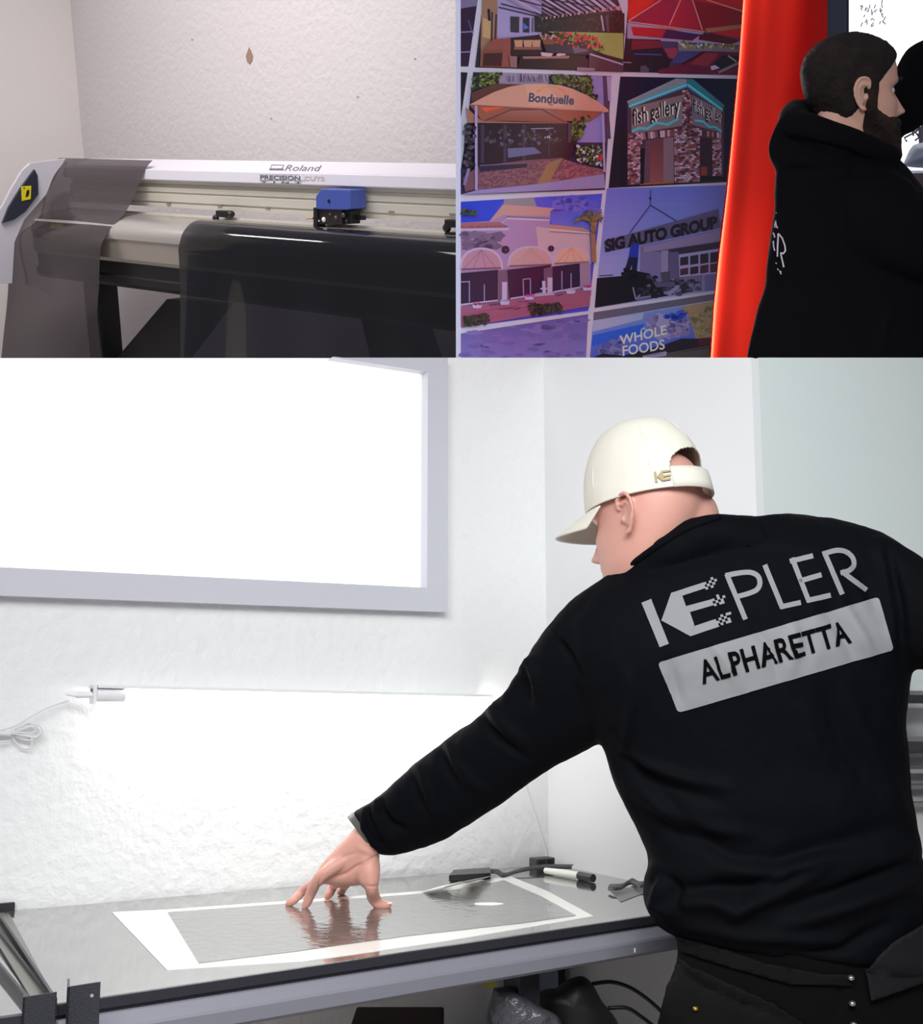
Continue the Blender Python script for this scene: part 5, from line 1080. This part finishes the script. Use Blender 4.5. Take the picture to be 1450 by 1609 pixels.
a.scatter([(540, 1180), (860, 1120), (900, 1300), (640, 1330)], 110, 46, [(122, 112, 146), (108, 98, 138), (96, 88, 134), (132, 120, 150)], 1.3); a.scatter([(660, 1120), (860, 1120), (880, 1180), (700, 1180)], 14, 30, [(40, 60, 150), (50, 70, 160)], 1.6); a.scatter([(120, 1420), (330, 1350), (340, 1500), (120, 1500)], 50, 34, [(90, 88, 130), (104, 98, 136), (70, 72, 130)], 1.4)
a.poly([(60, 1520), (150, 1480), (330, 1500), (700, 1400), (840, 1350), (1000, 1350), (1100, 1340), (1085, 1620), (30, 1620)], (26, 18, 30)); a.poly([(700, 1490), (1085, 1430), (1085, 1620), (700, 1620)], (70, 62, 56)); a.line([(720, 1480), (1095, 1415)], 6, (90, 84, 70)); a.poly([(980, 1350), (1100, 1340), (1095, 1400), (985, 1415)], (64, 20, 30))
a.text('WHOLE', (300, 1405), (410, -95), (-4, -78), (184, 178, 194), bold=.02); a.text('FOODS', (325, 1500), (370, -60), (-4, -82), (184, 178, 194), bold=.02); a.line([(485, 1275), (510, 1255), (535, 1290), (550, 1275)], 12, (150, 144, 162)); a.poly([(500, 1500), (700, 1460), (715, 1475), (700, 1505), (500, 1520)], (128, 122, 140)); a.text('MARKET', (515, 1512), (170, -30), (0, -20), (60, 54, 72)); a.done()

# red curtain panel lit from behind
CUR = bpy.data.materials.new('red_translucent_cloth'); CUR.use_nodes = True; nt = CUR.node_tree; nt.nodes.clear()
d_ = nt.nodes.new('ShaderNodeBsdfDiffuse'); d_.inputs[0].default_value = (.42, .018, .018, 1); t_ = nt.nodes.new('ShaderNodeBsdfTranslucent'); t_.inputs[0].default_value = (.80, .032, .016, 1)
x_ = nt.nodes.new('ShaderNodeMixShader'); x_.inputs[0].default_value = .5; o_ = nt.nodes.new('ShaderNodeOutputMaterial')
nt.links.new(d_.outputs[0], x_.inputs[1]); nt.links.new(t_.outputs[0], x_.inputs[2]); nt.links.new(x_.outputs[0], o_.inputs[0])
edge = [(-60, 1171), (0, 1168), (100, 1160), (200, 1150), (300, 1140), (400, 1128), (480, 1120), (562, 1115), (640, 1108)]
rows = []
for y in np.linspace(-60, 640, 36):
    xl = np.interp(y, [e[0] for e in edge], [e[1] for e in edge]); xr = 1300; row = []
    for k in range(31):
        t = k/30; dd = 3.13-.07*math.sin(min(1, t*1.6)*math.pi/2)+.010*math.sin(t*9+y*.004); row.append(P(xl+(xr-xl)*t, y, dd+.07*(1-min(1, t*4))**2))
    rows.append(row)
m = MB(); m.grid(rows); tag(build(m, 'curtain', CUR, smooth=True), 'glowing red cloth panel hanging between the photo banner and the dark window frame', 'curtain')
La, Lb = P(1176, -80, 3.20), P(1108, 660, 3.20)
cl_ = area('light_behind_curtain', (La+Lb)/2, La, .1, .1, 4.6, (1, .93, .85), 140)  # added strip light that makes the left edge of the cloth glow
cl_.data.size = (Lb-La).length; cl_.data.size_y = .02
cz_ = (VF*1.0+VR*.45).normalized(); cx_ = (Lb-La).normalized(); cz_ = (cz_-cx_*cz_.dot(cx_)).normalized()
cl_.matrix_world = Matrix.Translation((La+Lb)/2) @ Matrix((cx_, cz_.cross(cx_), cz_)).transposed().to_4x4()
# window frame, glass and the bright outside
DW2 = 3.45
wf = thing('window_2', P(1310, 600, DW2), None, None); wf['kind'] = 'structure'
def fpr(pts, d, th, name, mt, par): mb = MB(); vd = VF; mb.prism([P(x, y, d) for x, y in pts], Vector(T3.cross(VR))*-1*th if False else VF*th); return build(mb, name, mt, par, bevel=.002)
fpr([(1270, -60), (1297, -60), (1297, 640), (1270, 640)], DW2-.04, .05, 'frame_edge', mat('frame_black', (10, 10, 14), .5), wf)
fpr([(1296, -60), (1331, -60), (1331, 640), (1296, 640)], DW2, .05, 'window_frame', mat('slate_frame', (52, 66, 86), .5), wf)
fpr([(1331, -60), (1334, -60), (1334, 640), (1331, 640)], DW2+.005, .03, 'frame_bead', mat('bead_dark', (16, 30, 34), .5), wf)
M_glass = film('window_glass', (.95, .96, .97), .02)
fpr([(1332, -60), (1540, -60), (1540, 640), (1332, 640)], DW2+.02, .006, 'glass_pane', M_glass, wf)
m = MB(); m.prism([P(x, y, 9.0) for x, y in ((1240, -260), (1800, -260), (1800, 900), (1240, 900))], VF*.02)
tag(build(m, 'sky', emis('overcast_sky', (.97, .98, 1), 1.6)), kind='structure')
M_snow = mat('snow', (200, 205, 225), .7, vary=.15, vscale=6)
m = MB(); m.prism([P(1330, 268, 8.5), P(1560, 268, 8.5), P(1560, 560, 4.2), P(1330, 560, 4.2)], (0, 0, -.05)); tag(build(m, 'ground', M_snow), kind='structure')
pxblob('parked_car', 'pale snow covered car seen through the window at the right edge', 'car', [(1424, 246), (1430, 234), (1440, 226), (1470, 224), (1500, 240), (1500, 262), (1426, 262)], 6.5, .5, mat('snowy_car', (170, 180, 205), .4))
tree = thing('bare_tree', P(1440, 215, 7.5), 'bare branches against the white sky above the car', 'tree')
random.seed(3)
M_tw = mat('grey_twigs', (120, 122, 134), .8)
m = MB()
for k in range(26):
    x = random.uniform(1424, 1470); y = random.uniform(196, 228); m.tube([P(x, y, 7.5), P(x+random.uniform(-8, 8), y-random.uniform(4, 14), 7.5), P(x+random.uniform(-14, 14), y-random.uniform(10, 22), 7.5)], .006, 5)
o = build(m, 'twigs', M_tw, tree); o['kind'] = 'stuff'
m = MB(); m.tube([P(1452, 250, 7.5), P(1450, 200, 7.5)], .03, 8); build(m, 'trunk', M_tw, tree)
far = thing('far_tree', P(1375, 60, 8.4), 'faint thin twigs in the white sky above the head', 'tree')
m = MB()
for k in range(34):
    x = random.uniform(1352, 1392); y = random.uniform(6, 44); m.tube([P(x, y, 8.4), P(x+random.uniform(-4, 4), y-random.uniform(2, 7), 8.4)], .0035, 5)
o = build(m, 'twigs', mat('pale_twigs', (190, 196, 204), .8), far); o['kind'] = 'stuff'
m = MB(); m.prism([P(x, y, 6.0) for x, y in ((1436, 272), (1470, 272), (1470, 292), (1440, 296))], VF*.2); tag(build(m, 'garden_wall', mat('brown_brick', (96, 76, 80), .8, vary=.4, vscale=20)), 'small brown wall outside the window below the car', 'wall')

# ------------------------------------------------------------------ the bearded man
TILT = math.atan((CY-205)/F)+PITCH
D2 = 2.82
man2 = thing('person', P(1330, 620, D2), 'bearded person with cropped dark hair in a black hooded sweatshirt reaching toward the window', 'person')
h2 = Pose((0, 0, 0), math.radians(-86), math.radians(3), math.radians(-3), 1.0, TILT)
KY = 1.0
class Sc:
    """a head a little longer front to back"""
    def __call__(s, p): return h2((p[0], p[1]*KY, p[2]))
    def arr(s, v): v = np.array(v, float); v[:, 1] *= KY; return h2.arr(v)
h2.k = 1.09; hs = Sc()
er = P(1352, 150, D2-.085); h2.o = er-(hs((.078, -.010, .112)))
b2 = MB(); hv2, hf2 = headmesh(); b2.add([tuple(q) for q in hs.arr(hv2)], hf2)
e2 = MB(); ear(e2, 1, .012); b2.add([tuple(q) for q in hs.arr(e2.v)], e2.f); e2 = MB(); ear(e2, -1, .012); b2.add([tuple(q) for q in hs.arr(e2.v)], e2.f)
b2.rings(body_rings([(1290, 130, 1368, 150, D2, .055), (1286, 165, 1370, 190, D2, .06), (1280, 205, 1378, 230, D2, .07), (1270, 250, 1410, 260, D2, .09), (1260, 330, 1440, 330, D2, .10), (1260, 480, 1450, 480, D2, .10)], n=48, ex=2.1))
na = [P(1450, 370, D2-.09), P(1560, 405, D2-.08), P(1680, 385, D2-.10), P(1800, 330, D2-.10)]
b2.tube(na, [.04, .038, .034, .026], 16); free_hand(b2, na[-1], na[-1]-na[-2], T3, -1)
fa = [P(1430, 150, D2+.18), P(1505, 100, D2+.2), P(1600, 30, D2+.24), P(1690, -50, D2+.28)]
b2.tube(fa, [.03, .024, .024, .025], 16); free_hand(b2, fa[-1], fa[-1]-fa[-2], VF*-1, 1)
vv, ff = fuse(b2, .003, 3)
link('body', vv, ff, skin('bearded_man_skin', (205, 158, 142)), man2, smooth=True)  # one even skin base colour
def headcover(name, wfun, off, shift, mt, amp, freq, seed):
    v, f = headmesh(); ys = v*1.0; n = normals(v, f); x, y, z = v.T; w_ = wfun(x, y, z)
    d_ = off(x, y, z)*w_-(1-w_)*.004
    v2 = v+n*d_[:, None]+np.array(shift)[None, :]*(w_*shiftw(x, y, z))[:, None]
    v2 = v2+n*(amp*w_*fbm(v2, freq, seed, 2))[:, None]
    return link(name, hs.arr(v2), f, mt, man2, smooth=True)
sg = lambda a, k: 1/(1+np.exp(-np.clip(a/k, -40, 40)))
shiftw = lambda x, y, z: 0*x
def hairw(x, y, z):
    line_ = np.interp(y, [-.10, -.06, -.02, .0, .012, .03, .05, .075, .1], [.040, .045, .075, .10, .135, .135, .158, .182, .185])
    return sg(z-line_, .003)
M_hair = mat('cropped_dark_hair', (34, 27, 26), .75, bump=1, bscale=260, bdist=.004, vary=.3, vscale=30, spec=.2)
headcover('hair', hairw, lambda x, y, z: .004+.004*np.clip((z-.1)/.1, 0, 1), (0, 0, 0), M_hair, .0015, 120, 4)
def beardw(x, y, z):
    side = sg(y-.008, .003)*sg(.066-z+.55*np.clip(.062-y, 0, .05), .003)
    burn = np.exp(-((y-.018)/.014)**4)*sg(.145-z, .004)
    lips = np.exp(-(x/.021)**4-((z-.048)/.0085)**4)*(y > .07)
    mous = np.exp(-(x/.032)**4-((z-.0625)/.0065)**4)*(y > .065)
    return np.clip(np.maximum(np.maximum(side, burn), mous)*(1-lips), 0, 1)
shiftw = lambda x, y, z: np.clip((.05-z)/.05, 0, 1)
M_beard = mat('dark_brown_beard', (38, 28, 24), .8, bump=1, bscale=200, bdist=.006, vary=.5, vscale=18, spec=.2)
headcover('beard', beardw, lambda x, y, z: .006+.014*np.clip((.07-z)/.06, 0, 1), (0, -.002, -.042), M_beard, .004, 70, 8)
for sx_ in (1,):
    m = MB(); m.tube([hs((.014, .099, .140)), hs((.030, .096, .145)), hs((.046, .084, .141))], [.0025, .0035, .002], 8); build(m, 'eyebrow', M_hair, man2, smooth=True)
    m = MB(); m.ell(hs((.031, .0715, .121)), (.0105,)*3, n=14); build(m, 'eyeball', mat('eye_white', (190, 185, 185), .2), man2, smooth=True)
    m = MB(); m.ell(hs((.0315, .0795, .121)), (.0045,)*3, n=12); build(m, 'iris', mat('iris_brown', (40, 28, 22), .2), man2, smooth=True)
# hooded sweatshirt
hd = MB()
hd.rings(body_rings([(1290, 225, 1400, 240, D2, .07), (1250, 232, 1425, 262, D2, .12), (1222, 258, 1455, 300, D2, .14), (1217, 300, 1490, 330, D2, .14), (1217, 330, 1510, 370, D2, .14), (1211, 370, 1520, 420, D2, .14), (1206, 410, 1520, 450, D2, .14), (1203, 450, 1515, 480, D2, .14), (1190, 485, 1510, 510, D2, .14), (1180, 525, 1505, 540, D2, .14), (1172, 566, 1500, 570, D2, .14), (1165, 640, 1500, 640, D2, .14)], 40))
hd.rings(body_rings([(1330, 250, 1330, 420, D2-.06, .09), (1380, 262, 1380, 430, D2-.08, .10), (1430, 290, 1420, 440, D2-.09, .10), (1480, 315, 1460, 450, D2-.09, .09), (1560, 340, 1540, 470, D2-.08, .08)], 28))
hd.rings(body_rings([(1340, 260, 1400, 330, D2+.1, .07), (1372, 190, 1408, 280, D2+.15, .065), (1398, 128, 1414, 222, D2+.17, .06), (1418, 88, 1434, 208, D2+.18, .065), (1440, 68, 1454, 194, D2+.19, .06), (1500, 40, 1510, 160, D2+.2, .05)], 28))
hd.tube([P(1520, 400, D2-.08), P(1600, 405, D2-.09), P(1680, 385, D2-.10), P(1780, 340, D2-.10)], [.085, .068, .058, .040], 24)
hd.tube([P(1500, 105, D2+.2), P(1560, 60, D2+.22), P(1610, 22, D2+.245), P(1672, -35, D2+.27)], [.074, .062, .054, .040], 24)
# hood bunched round the neck
hood = [P(1400, 252, D2-.06), P(1350, 232, D2-.12), P(1295, 212, D2-.12), P(1254, 196, D2-.06), P(1250, 182, D2+.02), P(1262, 180, D2+.09), P(1330, 200, D2+.13), P(1395, 235, D2+.10)]
hc = [Vector(q) for q in catm([tuple(q) for q in hood], 6)]
hd.tube(hc, list(np.interp(np.linspace(0, 1, len(hc)), [0, .3, .5, .7, 1], [.030, .036, .036, .032, .028])), 16)
low = [P(1250, 178, D2-.01), P(1238, 205, D2-.03), P(1234, 240, D2-.03), P(1262, 262, D2-.08), P(1330, 275, D2-.11)]
hd.tube([Vector(q) for q in catm([tuple(q) for q in low], 5)], list(np.interp(np.linspace(0, 1, 21), [0, .4, .7, 1], [.022, .036, .038, .03])), 16)
vv, ff = fuse(hd, .0065, 5); nn = normals(vv, ff)
vv = vv+nn*(1.5*crease(vv, nn, [([(1222, 215), (1260, 222), (1330, 240), (1395, 268)], -.007, 6), ([(1212, 262), (1250, 268), (1300, 262), (1340, 250)], -.006, 7), ([(1330, 262), (1380, 262), (1425, 290), (1436, 305)], .006, 6), ([(1340, 275), (1390, 278), (1428, 304)], -.005, 5), ([(1350, 292), (1400, 290), (1440, 318)], .005, 5), ([(1250, 330), (1240, 380), (1230, 430)], .004, 10), ([(1400, 480), (1390, 520), (1380, 562)], .005, 8)])+.003*fbm(vv, 10, 12))[:, None]
hood_o = link('hooded_sweatshirt', vv, ff, mat('black_fleece', (5, 5, 9), .9, bump=.3, bscale=500, bdist=.0008, spec=.1), man2, smooth=True)
b3 = BVHTree.FromPolygons([Vector(q) for q in vv], ff)
cb = lambda pts: [(1150+p[0]/4.833, 270+p[1]/4.833) for p in pts]
G = [stroke(cb(p), w_) for p, w_ in (([(355, 468), (350, 560), (348, 645)], 2.4), ([(356, 470), (385, 505), (404, 560), (408, 600), (392, 622), (370, 615)], 2.2), ([(374, 622), (384, 670), (395, 725)], 2.2), ([(334, 375), (340, 410), (350, 430)], 2.0), ([(338, 372), (328, 400), (330, 425)], 1.6), ([(314, 465), (322, 470), (328, 500)], 2.0), ([(318, 525), (320, 570), (328, 600)], 2.0), ([(335, 690), (342, 700)], 1.4), ([(350, 735), (354, 748)], 1.6), ([(364, 750), (376, 778)], 1.6), ([(370, 760), (378, 758)], 1.4), ([(338, 308), (340, 316)], 1.4))]
m = decal(G, b3, .0015, 4); build(m, 'back_print', mat('pale_print', (190, 180, 195), .6), man2, smooth=True)

#U1#
def finish():
    for o in bpy.data.objects:
        if '_o' in o: del o['_o']
finish()
